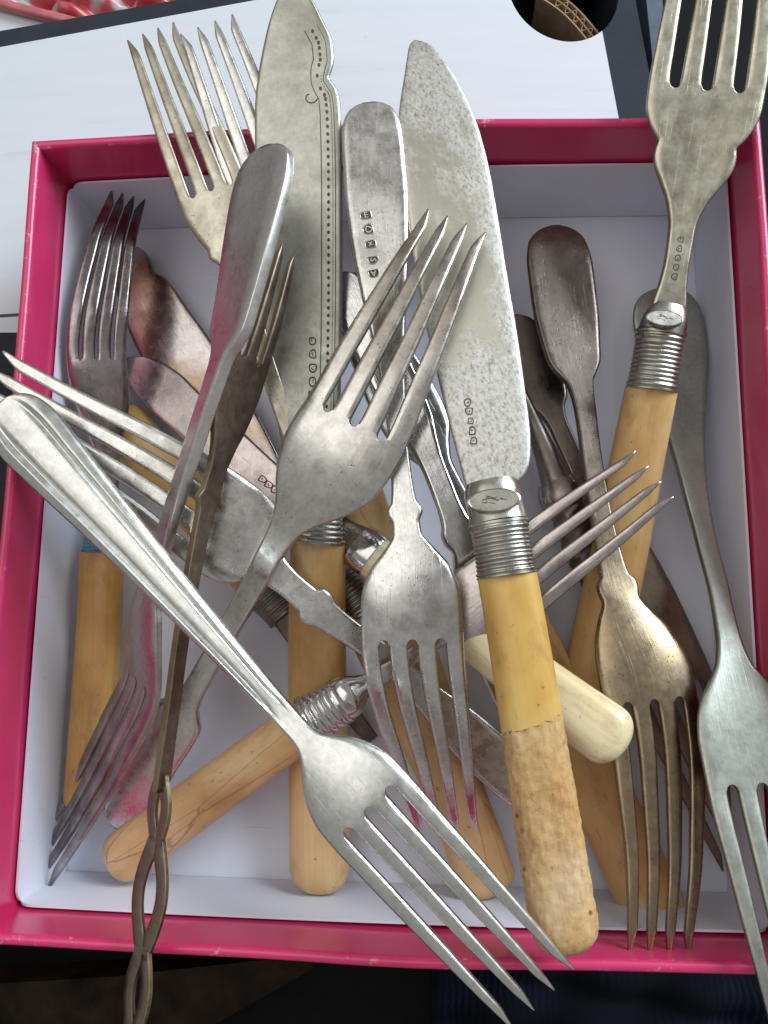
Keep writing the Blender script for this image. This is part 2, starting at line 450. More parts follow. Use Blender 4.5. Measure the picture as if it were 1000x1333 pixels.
def metal(name, base, dark, amount=0.5, rough=(0.22, 0.42), pits=0.5, scale=70, spots=(0.05, 0.035, 0.025), spot_amt=0.5, blotch=None, tip=None):
    m, nt, b = nodes(name); v = coords(nt)
    big = noise(nt, v, scale, 5, 0.6)
    lo = 0.62-0.25*amount
    tarn = ramp(nt, big, [(lo, (0, 0, 0)), (min(1, lo+0.28), (1, 1, 1))])
    c = mixc(nt, tarn, base, dark)
    if tip:
        ta = N_(nt, 'ShaderNodeAttribute', attribute_name='tau')
        md = N_(nt, 'ShaderNodeMath', operation='MULTIPLY'); nt.links.new(ta.outputs['Fac'], md.inputs[0]); nt.links.new(ramp(nt, noise(nt, v, 120, 4, 0.6), [(0.25, (0.35,)*3), (0.6, (1, 1, 1))]), md.inputs[1])
        c = mixc(nt, md.outputs[0], c, tip)
    if blotch:
        bl = ramp(nt, noise(nt, v, 28, 3, 0.5), [(0.50, (0, 0, 0)), (0.62, (1, 1, 1))])
        c = mixc(nt, bl, c, blotch)
    fine = noise(nt, v, 900, 3, 0.6)
    c = mixc(nt, 0.22, c, ramp(nt, fine, [(0.3, (0.25, 0.25, 0.25)), (0.7, (1, 1, 1))]), 'MULTIPLY')
    vo = N_(nt, 'ShaderNodeTexVoronoi'); vo.inputs['Scale'].default_value = 780; nt.links.new(v, vo.inputs['Vector'])
    pit = ramp(nt, vo.outputs['Distance'], [(0.08, (1, 1, 1)), (0.20, (0, 0, 0))])
    gate = ramp(nt, noise(nt, v, 110, 2), [(0.74-0.26*pits, (0, 0, 0)), (0.82-0.26*pits, (1, 1, 1))])
    pm = mixc(nt, 1.0, pit, gate, 'MULTIPLY')
    c = mixc(nt, mixc(nt, 1.0, pm, (spot_amt,)*3, 'MULTIPLY'), c, spots)
    nt.links.new(c, b.inputs['Base Color'])
    b.inputs['Metallic'].default_value = 1.0
    sc = noise(nt, coords(nt, (60, 2200, 2200)), 1.0, 3, 0.7)
    sc2 = noise(nt, v, 260, 4, 0.65)
    rr = N_(nt, 'ShaderNodeMapRange'); rr.inputs['From Min'].default_value = 0.3; rr.inputs['From Max'].default_value = 0.7
    rr.inputs['To Min'].default_value = rough[0]; rr.inputs['To Max'].default_value = rough[1]
    nt.links.new(sc2, rr.inputs['Value']); nt.links.new(rr.outputs[0], b.inputs['Roughness'])
    n1 = bump(nt, sc, 0.16, 0.00012)
    s3 = N_(nt, 'ShaderNodeMapping'); s3.inputs['Rotation'].default_value = (0, 0, 0.5); s3.inputs['Scale'].default_value = (90, 2600, 1); nt.links.new(v, s3.inputs['Vector'])
    sl = ramp(nt, noise(nt, s3.outputs[0], 1.0, 2, 0.5), [(0.66, (0, 0, 0)), (0.72, (1, 1, 1))])
    n1 = bump(nt, sl, 0.25, -0.00006, n1)
    n1 = bump(nt, sc2, 0.14, 0.00025, n1)
    n1 = bump(nt, pm, 0.15, -0.0001, n1)
    nt.links.new(n1, b.inputs['Normal'])
    return m

def worn_plate(name):
    """old fish-knife plate: warm nickel middle, pale and dark speckled wear around it"""
    m, nt, b = nodes(name); v = coords(nt)
    # wear sits at the tip, down the right edge and above the ferrule; the middle is still clean
    sx = N_(nt, 'ShaderNodeSeparateXYZ'); at = N_(nt, 'ShaderNodeAttribute', attribute_name='lp'); nt.links.new(at.outputs['Vector'], sx.inputs[0])
    def mrange(sock, a0, a1, b0, b1):
        r = N_(nt, 'ShaderNodeMapRange'); nt.links.new(sock, r.inputs['Value'])
        r.inputs['From Min'].default_value = a0; r.inputs['From Max'].default_value = a1; r.inputs['To Min'].default_value = b0; r.inputs['To Max'].default_value = b1
        return r.outputs[0]
    def mth(op, a_, b_):
        m_ = N_(nt, 'ShaderNodeMath', operation=op)
        for i_, q in enumerate((a_, b_)):
            if isinstance(q, (int, float)): m_.inputs[i_].default_value = q
            else: nt.links.new(q, m_.inputs[i_])
        return m_.outputs[0]
    s0, x0 = 171*0.37, 171*0.113
    tipm = mrange(sx.outputs[0], s0+0.014, s0+0.050, 0.66, 0.0)
    basem = mrange(sx.outputs[0], s0+0.062, s0+0.100, 0.0, 0.62)
    edgem = mrange(sx.outputs[1], x0+0.002, x0+0.0095, 0.0, 0.62)
    mxm = mth('MAXIMUM', mth('MAXIMUM', tipm, basem), edgem)
    big = mth('ADD', mrange(noise(nt, v, 75, 6, 0.7), 0.25, 0.75, 0.0, 1.0), mxm)
    sp = noise(nt, coords(nt, (0.75, 1, 1)), 1300, 5, 0.72)
    mk = ramp(nt, big, [(0.70, (0, 0, 0)), (1.15, (1, 1, 1))])
    spk = ramp(nt, sp, [(0.30, (0.14, 0.12, 0.10)), (0.40, (0.42, 0.385, 0.34)), (0.48, (0.59, 0.57, 0.53)), (0.64, (0.72, 0.72, 0.71))])
    c = mixc(nt, mixc(nt, 1.0, mk, (0.8,)*3, 'MULTIPLY'), ramp(nt, noise(nt, v, 45, 3, 0.5), [(0.3, (0.56, 0.54, 0.45)), (0.7, (0.66, 0.65, 0.55))]), spk)
    c = mixc(nt, 0.12, c, ramp(nt, sp, [(0.35, (0.3, 0.3, 0.3)), (0.6, (1, 1, 1))]), 'MULTIPLY')
    nt.links.new(c, b.inputs['Base Color']); b.inputs['Metallic'].default_value = 1.0
    rr = N_(nt, 'ShaderNodeMapRange'); nt.links.new(mk, rr.inputs['Value'])
    rr.inputs['To Min'].default_value = 0.36; rr.inputs['To Max'].default_value = 0.5; nt.links.new(rr.outputs[0], b.inputs['Roughness'])
    h = mixc(nt, 1.0, mk, sp, 'MULTIPLY')
    nt.links.new(bump(nt, h, 0.3, 0.00012), b.inputs['Normal'])
    return m

def bone(name, a, b_, c_, gloss=0.33, grain=0.35, cracks=False, rough_surface=False):
    m, nt, b = nodes(name); v = coords(nt)
    big = noise(nt, coords(nt, (1, 1.6, 1.6)), 34, 4, 0.55)
    gr = noise(nt, coords(nt, (35, 1500, 1500)), 1.0, 4, 0.6)
    col = ramp(nt, big, [(0.33, a), (0.50, b_), (0.67, c_)])
    col = mixc(nt, grain, col, ramp(nt, gr, [(0.25, (0.62, 0.50, 0.34)), (0.6, (1, 1, 1))]), 'MULTIPLY')
    nrm = bump(nt, gr, 0.08, 0.00015)
    grime = ramp(nt, noise(nt, coords(nt, (1, 2.2, 2.2)), 70, 6, 0.72), [(0.52, (0, 0, 0)), (0.72, (0.55, 0.55, 0.55))])
    col = mixc(nt, grime, col, (0.30, 0.145, 0.045))
    scr = noise(nt, coords(nt, (160, 900, 900)), 1.0, 2, 0.5)
    col = mixc(nt, ramp(nt, scr, [(0.70, (0, 0, 0)), (0.78, (0.35, 0.35, 0.35))]), col, (0.26, 0.12, 0.04))
    if rough_surface:
        vo = N_(nt, 'ShaderNodeTexVoronoi'); vo.inputs['Scale'].default_value = 330; nt.links.new(v, vo.inputs['Vector'])
        f = noise(nt, v, 420, 6, 0.7)
        pit = ramp(nt, vo.outputs['Distance'], [(0.08, (1, 1, 1)), (0.24, (0, 0, 0))])
        gate = ramp(nt, noise(nt, v, 90, 2), [(0.47, (0, 0, 0)), (0.56, (1, 1, 1))])
        pm = mixc(nt, 1.0, pit, gate, 'MULTIPLY')
        col = mixc(nt, 0.5, col, ramp(nt, f, [(0.3, (0.45, 0.33, 0.20)), (0.5, (0.88, 0.82, 0.72)), (0.7, (1, 1, 1))]), 'MULTIPLY')
        wv = N_(nt, 'ShaderNodeMix'); wv.data_type = 'VECTOR'; wv.inputs[0].default_value = 0.0035
        nn = N_(nt, 'ShaderNodeTexNoise'); nn.inputs['Scale'].default_value = 260; nt.links.new(v, nn.inputs['Vector'])
        nt.links.new(v, wv.inputs[4]); nt.links.new(nn.outputs['Color'], wv.inputs[5])
        ck = N_(nt, 'ShaderNodeTexVoronoi', feature='DISTANCE_TO_EDGE'); ck.inputs['Scale'].default_value = 300; nt.links.new(wv.outputs[1], ck.inputs['Vector'])
        cg = ramp(nt, noise(nt, v, 75, 2), [(0.50, (0, 0, 0)), (0.64, (1, 1, 1))])
        cl = mixc(nt, 1.0, ramp(nt, ck.outputs['Distance'], [(0.0, (0.30, 0.30, 0.30)), (0.07, (0, 0, 0))]), cg, 'MULTIPLY')
        col = mixc(nt, cl, col, (0.30, 0.17, 0.07)); nrm = bump(nt, cl, 0.35, -0.0004, nrm)
        col = mixc(nt, mixc(nt, 1.0, pm, (0.8,)*3, 'MULTIPLY'), col, (0.09, 0.05, 0.02))
        nrm = bump(nt, f, 0.45, 0.0005, nrm); nrm = bump(nt, pm, 0.8, -0.0006, nrm)
    spk = noise(nt, v, 520, 2, 0.5)
    col = mixc(nt, ramp(nt, spk, [(0.70, (0, 0, 0)), (0.76, (0.55, 0.55, 0.55))]), col, (0.16, 0.07, 0.02))
    if cracks:
        cr = N_(nt, 'ShaderNodeTexVoronoi', feature='DISTANCE_TO_EDGE'); cr.inputs['Scale'].default_value = 1.0
        nt.links.new(coords(nt, (14, 90, 90)), cr.inputs['Vector'])
        cm = ramp(nt, cr.outputs['Distance'], [(0.0, (0.55, 0.55, 0.55)), (0.012, (0, 0, 0))])
        col = mixc(nt, cm, col, (0.13, 0.06, 0.02))
    nt.links.new(col, b.inputs['Base Color'])
    b.inputs['Roughness'].default_value = gloss if not rough_surface else 0.62
    b.inputs['Coat Weight'].default_value = 0.0 if rough_surface else 0.15; b.inputs['Coat Roughness'].default_value = 0.2
    nt.links.new(nrm, b.inputs['Normal'])
    return m

def plain(name, col, rough=0.5, metallic=0.0, var=0.12, scale=60, bmp=0.0, coat=0.0, attr='obj', spec=0.5):
    m, nt, b = nodes(name); v = coords(nt, (1, 1, 1), attr)
    n = noise(nt, v, scale, 5, 0.6)
    d = tuple(x*(1-var*2) for x in col); l = tuple(min(1, x*(1+var)) for x in col)
    nt.links.new(ramp(nt, n, [(0.3, d), (0.7, l)]), b.inputs['Base Color'])
    b.inputs['Roughness'].default_value = rough; b.inputs['Metallic'].default_value = metallic
    b.inputs['Specular IOR Level'].default_value = spec; b.inputs['Coat Weight'].default_value = coat; b.inputs['Coat Roughness'].default_value = 0.10
    if bmp: nt.links.new(bump(nt, noise(nt, v, scale*12, 4, 0.6), bmp, 0.0003), b.inputs['Normal'])
    return m

def lined_paper():
    m, nt, b = nodes('white_paper'); v = coords(nt, (1, 1, 1), 'obj')
    c = ramp(nt, noise(nt, v, 30, 4, 0.6), [(0.3, (0.73, 0.755, 0.85)), (0.7, (0.77, 0.80, 0.90))])
    sm = ramp(nt, noise(nt, coords(nt, (1, 1, 1), 'obj'), 22, 6, 0.75), [(0.58, (0, 0, 0)), (0.78, (0.35, 0.35, 0.35))])
    c = mixc(nt, sm, c, (0.50, 0.51, 0.55))
    sp = noise(nt, v, 420, 2, 0.5)
    c = mixc(nt, ramp(nt, sp, [(0.775, (0, 0, 0)), (0.80, (0.6, 0.6, 0.6))]), c, (0.16, 0.15, 0.15))
    mr = N_(nt, 'ShaderNodeMapping'); mr.inputs['Rotation'].default_value = (0, 0, 0.9); mr.inputs['Scale'].default_value = (25, 900, 60); nt.links.new(v, mr.inputs['Vector'])
    c = mixc(nt, ramp(nt, noise(nt, mr.outputs[0], 1.0, 2, 0.5), [(0.74, (0, 0, 0)), (0.79, (0.4, 0.4, 0.4))]), c, (0.42, 0.42, 0.45))
    nt.links.new(c, b.inputs['Base Color']); b.inputs['Roughness'].default_value = 0.7
    nt.links.new(bump(nt, noise(nt, v, 380, 4, 0.6), 0.08, 0.0003), b.inputs['Normal'])
    return m
def pink_paper():
    m, nt, b = nodes('glossy_pink_paper'); v = coords(nt, (1, 1, 1), 'obj')
    c = ramp(nt, noise(nt, v, 40, 4, 0.6), [(0.3, (0.60, 0.025, 0.128)), (0.7, (0.67, 0.033, 0.150))])
    g = N_(nt, 'ShaderNodeNewGeometry'); pt = N_(nt, 'ShaderNodeMath', operation='GREATER_THAN'); pt.inputs[1].default_value = BH-0.0009
    sx = N_(nt, 'ShaderNodeSeparateXYZ'); nt.links.new(g.outputs['Position'], sx.inputs[0]); nt.links.new(sx.outputs[2], pt.inputs[0])
    w = ramp(nt, noise(nt, v, 330, 5, 0.7), [(0.60, (0, 0, 0)), (0.70, (0.7, 0.7, 0.7))])
    rub = N_(nt, 'ShaderNodeMath', operation='MULTIPLY'); nt.links.new(w, rub.inputs[0]); nt.links.new(pt.outputs[0], rub.inputs[1])
    c = mixc(nt, rub.outputs[0], c, (0.82, 0.42, 0.55))                       # rubbed paper on the folded rim
    sc = ramp(nt, noise(nt, coords(nt, (1, 1, 0.4), 'obj'), 120, 6, 0.8), [(0.68, (0, 0, 0)), (0.80, (0.5, 0.5, 0.5))])
    c = mixc(nt, sc, c, (0.74, 0.18, 0.34))
    nt.links.new(c, b.inputs['Base Color'])
    rr = N_(nt, 'ShaderNodeMapRange'); rr.inputs['To Min'].default_value = 0.26; rr.inputs['To Max'].default_value = 0.46; nt.links.new(noise(nt, v, 70, 4, 0.6), rr.inputs['Value']); nt.links.new(rr.outputs[0], b.inputs['Roughness'])
    b.inputs['Coat Weight'].default_value = 0.45; b.inputs['Coat Roughness'].default_value = 0.12
    nt.links.new(bump(nt, noise(nt, v, 55, 4, 0.6), 0.18, 0.0006), b.inputs['Normal'])
    return m
BH = 0.0415
M = {}
M['silver_stain'] = metal('silver_with_stained_tips', (0.72, 0.705, 0.665), (0.42, 0.385, 0.34), 0.6, (0.18, 0.40), 0.95, spot_amt=0.75, tip=(0.36, 0.31, 0.26))
M['mauve_tip'] = metal('mauve_silver_dark_tips', (0.55, 0.50, 0.50), (0.30, 0.25, 0.25), 0.55, (0.14, 0.32), 0.6, spot_amt=0.6, tip=(0.13, 0.11, 0.105))
M['silver_mauve'] = metal('silver_with_mauve_tines', (0.74, 0.72, 0.71), (0.52, 0.49, 0.48), 0.45, (0.24, 0.40), 0.6, spot_amt=0.5, tip=(0.20, 0.155, 0.15))
M['dark_gold'] = metal('brown_handle_golden_bowl', (0.225, 0.19, 0.165), (0.12, 0.098, 0.085), 0.5, (0.22, 0.38), 0.75, spot_amt=0.8, tip=(0.38, 0.29, 0.18))
M['brown_two'] = metal('rusty_dark_to_brown', (0.20, 0.165, 0.145), (0.09, 0.07, 0.06), 0.55, (0.25, 0.4), 0.85, spots=(0.10, 0.035, 0.015), spot_amt=0.8, tip=(0.34, 0.265, 0.195))
M['pewter'] = metal('grey_pewter', (0.42, 0.435, 0.39), (0.31, 0.32, 0.28), 0.5, (0.34, 0.48), 0.35, spot_amt=0.5)
M['dark_handle'] = metal('dark_brown_tarnish', (0.23, 0.18, 0.16), (0.13, 0.098, 0.088), 0.5, (0.22, 0.36), 0.4, spot_amt=0.5)
M['silver_bright'] = metal('bright_silver', (0.72, 0.735, 0.70), (0.56, 0.57, 0.53), 0.4, (0.22, 0.38), 0.4, spot_amt=0.45)
M['silver'] = metal('silver', (0.74, 0.73, 0.70), (0.40, 0.375, 0.34), 0.62, (0.16, 0.38), 0.9, spot_amt=0.6)
M['silver_polish'] = metal('polished_silver', (0.70, 0.69, 0.68), (0.50, 0.48, 0.46), 0.45, (0.07, 0.20), 0.45, spot_amt=0.5)
M['nickel_warm'] = metal('warm_nickel', (0.54, 0.51, 0.40), (0.34, 0.30, 0.23), 0.55, (0.24, 0.42), 0.55, spot_amt=0.5)
M['nickel_spot'] = metal('stained_nickel', (0.62, 0.585, 0.47), (0.34, 0.29, 0.22), 0.65, (0.26, 0.45), 0.9, spot_amt=0.8)
M['nickel_green'] = metal('greenish_nickel', (0.48, 0.48, 0.425), (0.34, 0.325, 0.27), 0.55, (0.30, 0.45), 0.4, spot_amt=0.4)
M['bronze'] = metal('tarnished_bronze', (0.29, 0.235, 0.185), (0.15, 0.115, 0.085), 0.5, (0.30, 0.5), 0.6, spot_amt=0.5)
M['brass_edge'] = metal('rubbed_brass', (0.40, 0.315, 0.18), (0.20, 0.15, 0.085), 0.6, (0.30, 0.5), 0.7)
M['mauve'] = metal('mauve_tarnished_silver', (0.55, 0.49, 0.47), (0.30, 0.24, 0.23), 0.55, (0.16, 0.34), 0.6, spot_amt=0.6)
M['dark_tarnish'] = metal('dark_tarnished_silver', (0.33, 0.28, 0.25), (0.15, 0.115, 0.10), 0.6, (0.20, 0.4), 0.7, spot_amt=0.5)
M['black_tarnish'] = metal('blackened_silver', (0.22, 0.19, 0.165), (0.07, 0.058, 0.05), 0.6, (0.25, 0.45), 0.8)
M['brown_blade'] = metal('brown_stained_steel', (0.36, 0.285, 0.215), (0.24, 0.18, 0.13), 0.5, (0.25, 0.4), 0.5)
M['gold_tarnish'] = metal('golden_tarnished_silver', (0.52, 0.45, 0.34), (0.33, 0.22, 0.11), 0.65, (0.20, 0.38), 0.8, spot_amt=0.8)
M['knife_brown'] = metal('patchy_brown_silver', (0.58, 0.53, 0.53), (0.40, 0.31, 0.24), 0.6, (0.16, 0.32), 0.6, scale=40, spot_amt=0.6, blotch=(0.36, 0.27, 0.19))
M['steel'] = metal('grey_steel', (0.52, 0.52, 0.52), (0.33, 0.32, 0.31), 0.5, (0.16, 0.32), 0.5)
M['ferrule'] = metal('ferrule_silver', (0.48, 0.465, 0.42), (0.22, 0.20, 0.165), 0.6, (0.22, 0.42), 0.6)
M['ferrule_dark'] = metal('dark_ferrule', (0.33, 0.31, 0.29), (0.11, 0.10, 0.09), 0.6, (0.25, 0.45), 0.6)
M['teal'] = plain('verdigris', (0.10, 0.26, 0.29), 0.6, 0.3, 0.3, 300, 0.4, attr='lp')
M['worn'] = worn_plate('worn_plate')
M['mark_dark'] = metal('stamp_hollow', (0.14, 0.125, 0.10), (0.07, 0.06, 0.05), 0.5, (0.4, 0.6), 0.3)
M['bone_yellow'] = bone('yellow_bone', (0.58, 0.33, 0.075), (0.69, 0.45, 0.125), (0.76, 0.57, 0.24), 0.34, 0.2)
M['bone_orange'] = bone('orange_bone', (0.49, 0.275, 0.085), (0.645, 0.40, 0.155), (0.73, 0.53, 0.27), 0.36, 0.2, cracks=False)
M['bone_tan'] = bone('tan_bone', (0.48, 0.265, 0.105), (0.63, 0.395, 0.18), (0.71, 0.52, 0.29), 0.42, 0.2, cracks=True)
M['bone_stain'] = bone('stained_bone', (0.34, 0.17, 0.05), (0.56, 0.30, 0.08), (0.62, 0.38, 0.12), 0.42)
M['bone_rough'] = bone('weathered_bone', (0.56, 0.32, 0.11), (0.65, 0.43, 0.20), (0.74, 0.58, 0.38), rough_surface=True)
M['ivory'] = bone('cream_ivory', (0.74, 0.60, 0.33), (0.80, 0.69, 0.43), (0.84, 0.76, 0.53), 0.22, 0.2)
M['pink'] = pink_paper()
M['white_paper'] = lined_paper()
M['slate'] = plain('slate_print', (0.026, 0.033, 0.046), 0.8, 0, 0.12, 50, 0.05, spec=0.3)
M['black_print'] = plain('black_print', (0.010, 0.012, 0.020), 0.35, 0, 0.1, 50, 0.05)
M['kraft'] = plain('kraft_card', (0.38, 0.27, 0.16), 0.8, 0, 0.15, 300)
M['table'] = plain('black_table', (0.005, 0.005, 0.006), 0.7, 0, 0.3, 30, spec=0.12)
M['plank'] = plain('dark_brown_wood', (0.022, 0.013, 0.007), 0.7, 0, 0.4, 90, spec=0.12)
M['bluegrey'] = plain('blue_grey_plastic', (0.085, 0.12, 0.155), 0.35, 0, 0.2, 60)
M['red_plastic'] = plain('pinkish_red_plastic', (0.55, 0.16, 0.17), 0.3, 0, 0.2, 120)

def white_card():
    m, nt, b = nodes('white_card'); v = coords(nt, (1, 1, 1), 'obj')
    st = noise(nt, coords(nt, (22, 190, 1), 'obj'), 1.0, 4, 0.6)
    c = ramp(nt, st, [(0.27, (0.60, 0.64, 0.67)), (0.40, (0.655, 0.70, 0.745)), (0.7, (0.675, 0.72, 0.765))])
    sp = noise(nt, v, 170, 2, 0.5)
    c = mixc(nt, ramp(nt, sp, [(0.765, (0, 0, 0)), (0.79, (0.7, 0.7, 0.7))]), c, (0.22, 0.23, 0.25))
    nt.links.new(c, b.inputs['Base Color']); b.inputs['Roughness'].default_value = 0.55
    nt.links.new(bump(nt, st, 0.12, 0.0003), b.inputs['Normal'])
    return m
M['white_card'] = white_card()
def bag_print():
    m, nt, b = nodes('printed_plastic_bag'); v = coords(nt, (1, 1, 1), 'obj')
    n = noise(nt, v, 45, 3, 0.55)
    c = ramp(nt, n, [(0.34, (0.10, 0.11, 0.11)), (0.42, (0.32, 0.34, 0.34)), (0.50, (0.52, 0.55, 0.56)), (0.55, (0.55, 0.10, 0.11)), (0.66, (0.42, 0.04, 0.05))])
    nt.links.new(c, b.inputs['Base Color']); b.inputs['Roughness'].default_value = 0.25
    return m
M['bag'] = bag_print()
def navy_cloth():
    m, nt, b = nodes('navy_striped_cloth'); v = coords(nt, (1, 1, 1), 'obj')
    w = N_(nt, 'ShaderNodeTexWave'); w.inputs['Scale'].default_value = 130; w.inputs['Distortion'].default_value = 5.0; w.inputs['Detail'].default_value = 3; nt.links.new(v, w.inputs['Vector'])
    big = noise(nt, v, 28, 2)
    c = mixc(nt, ramp(nt, big, [(0.45, (0, 0, 0)), (0.62, (1, 1, 1))]), (0.004, 0.005, 0.008), ramp(nt, w.outputs['Fac'], [(0.3, (0.003, 0.004, 0.008)), (0.8, (0.005, 0.009, 0.021))]))
    nt.links.new(c, b.inputs['Base Color']); b.inputs['Roughness'].default_value = 0.95; b.inputs['Specular IOR Level'].default_value = 0.08
    return m
M['navy'] = navy_cloth()

# ---------------------------------------------------------------- the setting and the box
BW, BL, BH, WT, BAND = 0.190, 0.2015, 0.0415, 0.0025, 0.0152
CARD_TOP = -0.0026
TABLE_Z = -0.075
tb = slab('table', [(-1.2, -1.2), (1.2, -1.2), (1.2, 1.2), (-1.2, 1.2)], TABLE_Z-0.02, TABLE_Z, M['table']); tb['kind'] = 'structure'

def pink_box():
    t = thing('gift_box', (0, 0, -0.0023), 'shallow box with glossy magenta pink walls and white paper lining, holding all the cutlery', 'box')
    o = np.array(t.location); rng = random.Random(4)
    w, l = BW/2, BL/2
    # the long walls bulge outwards a little, as card does
    kk = np.linspace(0, 1, 25); xw = w-0.0015
    outl = [(-xw+2*xw*k, -l+0.0015-0.0005*math.sin(math.pi*k)) for k in kk] + [(xw-2*xw*k, l-0.0015+0.0009*math.sin(math.pi*k)) for k in kk]
    slab('floor_panel', outl, -0.0023, 0.0, M['white_paper'], t, (), o)
    # each wall: rounded top edge, run along the side, cut on the mitre; a little wavy as folded card is
    def wall(a, b, inward, ph, bow=0.0):
        a = np.array(a); b = np.array(b); d = unit(b-a); n = np.array(inward)
        prof = [(0, -0.0023)] + [(0, z) for z in (0.012, 0.026, BH-0.0016)]
        r = WT/2
        prof += [(r-r*math.cos(q), BH-0.0012+0.0012*math.sin(q)) for q in np.linspace(0.15, math.pi-0.15, 9)]
        prof += [(WT, z) for z in (BH-0.0016, 0.026, 0.012, 0.0002)]
        ns = 40; V = []
        for i in range(ns+1):
            k = i/ns
            wob = 0.00035*math.sin(k*7+ph)+0.0002*math.sin(k*17+2*ph); wz = 0.00022*math.sin(k*5+ph*3)
            e = math.sin(math.pi*k)
            for (x, z) in prof:
                # mitre: pull ends in as we go inward
                p0 = a + d*x; p1 = b - d*x
                p = p0+(p1-p0)*k + n*x + n*wob*e*(z/BH) - n*bow*e*(0.5+0.5*max(z, 0)/BH)
                V.append((p[0], p[1], z+(wz*e if z > 0.03 else 0)))
        m = len(prof); Fc = []
        for i in range(ns):
            for j in range(m-1): Fc.append((i*m+j, i*m+j+1, (i+1)*m+j+1, (i+1)*m+j))
        V = np.array(V)
        f = Fc[1]; nn = np.cross(V[f[2]]-V[f[0]], V[f[3]]-V[f[1]])
        if nn[:2] @ n[:2] > 0: Fc = [tuple(reversed(f)) for f in Fc]
        ob = mesh_obj('wall', V-o, Fc, M['pink'], t); return ob
    wall((-w, l, 0), (w, l, 0), (0, -1, 0), 0.3, 0.0018); wall((w, -l, 0), (-w, -l, 0), (0, 1, 0), 1.7, 0.0011)
    wall((-w, -l, 0), (-w, l, 0), (1, 0, 0), 2.9); wall((w, l, 0), (w, -l, 0), (-1, 0, 0), 4.4)
    # white lining: four flat sheets with rounded top corners, standing 0.4 mm proud of the pink fold
    def liner(a, b, inward, bow=0.0):
        a = np.array(a); b = np.array(b); d = unit(b-a); n = np.array(inward); Ln = np.linalg.norm(b-a)
        H = BH-BAND; R = 0.0045; ns = 60; V = []; Fc = []
        xs = sorted(set(list(np.linspace(0, Ln, ns))+list(R*(1-np.cos(np.linspace(0, math.pi/2, 6))))+list(Ln-R*(1-np.cos(np.linspace(0, math.pi/2, 6))))))
        for x in xs:
            e = min(x, Ln-x); top = H if e >= R else H-R+R*math.sqrt(max(0, 1-((R-e)/R)**2))
            for off in (0.0001, 0.0007):
                for z in (0.0003, top*0.5, top):
                    V.append(a+d*x+n*off-n*bow*math.sin(math.pi*x/Ln)*(0.5+0.5*z/BH)+np.array([0, 0, z])-o)
        for i in range(len(xs)-1):
            q = i*6; r = q+6
            for j in (0, 1): Fc += [(q+j, q+j+1, r+j+1, r+j), (q+3+j, r+3+j, r+4+j, q+4+j)]
            Fc.append((q+2, q+5, r+5, r+2))
        ob = mesh_obj('lining_panel', V, Fc, M['white_paper'], t, smooth=False)
        bm = bmesh.new(); bm.from_mesh(ob.data); bmesh.ops.recalc_face_normals(bm, faces=bm.faces); bm.to_mesh(ob.data); bm.free()
    i = WT+0.0006
    liner((-w+i, l-i, 0), (w-i, l-i, 0), (0, -1, 0), 0.0018); liner((w-i, -l+i, 0), (-w+i, -l+i, 0), (0, 1, 0), 0.0011)
    liner((-w+i, -l+i, 0), (-w+i, l-i, 0), (1, 0, 0)); liner((w-i, l-i, 0), (w-i, -l+i, 0), (-1, 0, 0))
pink_box()

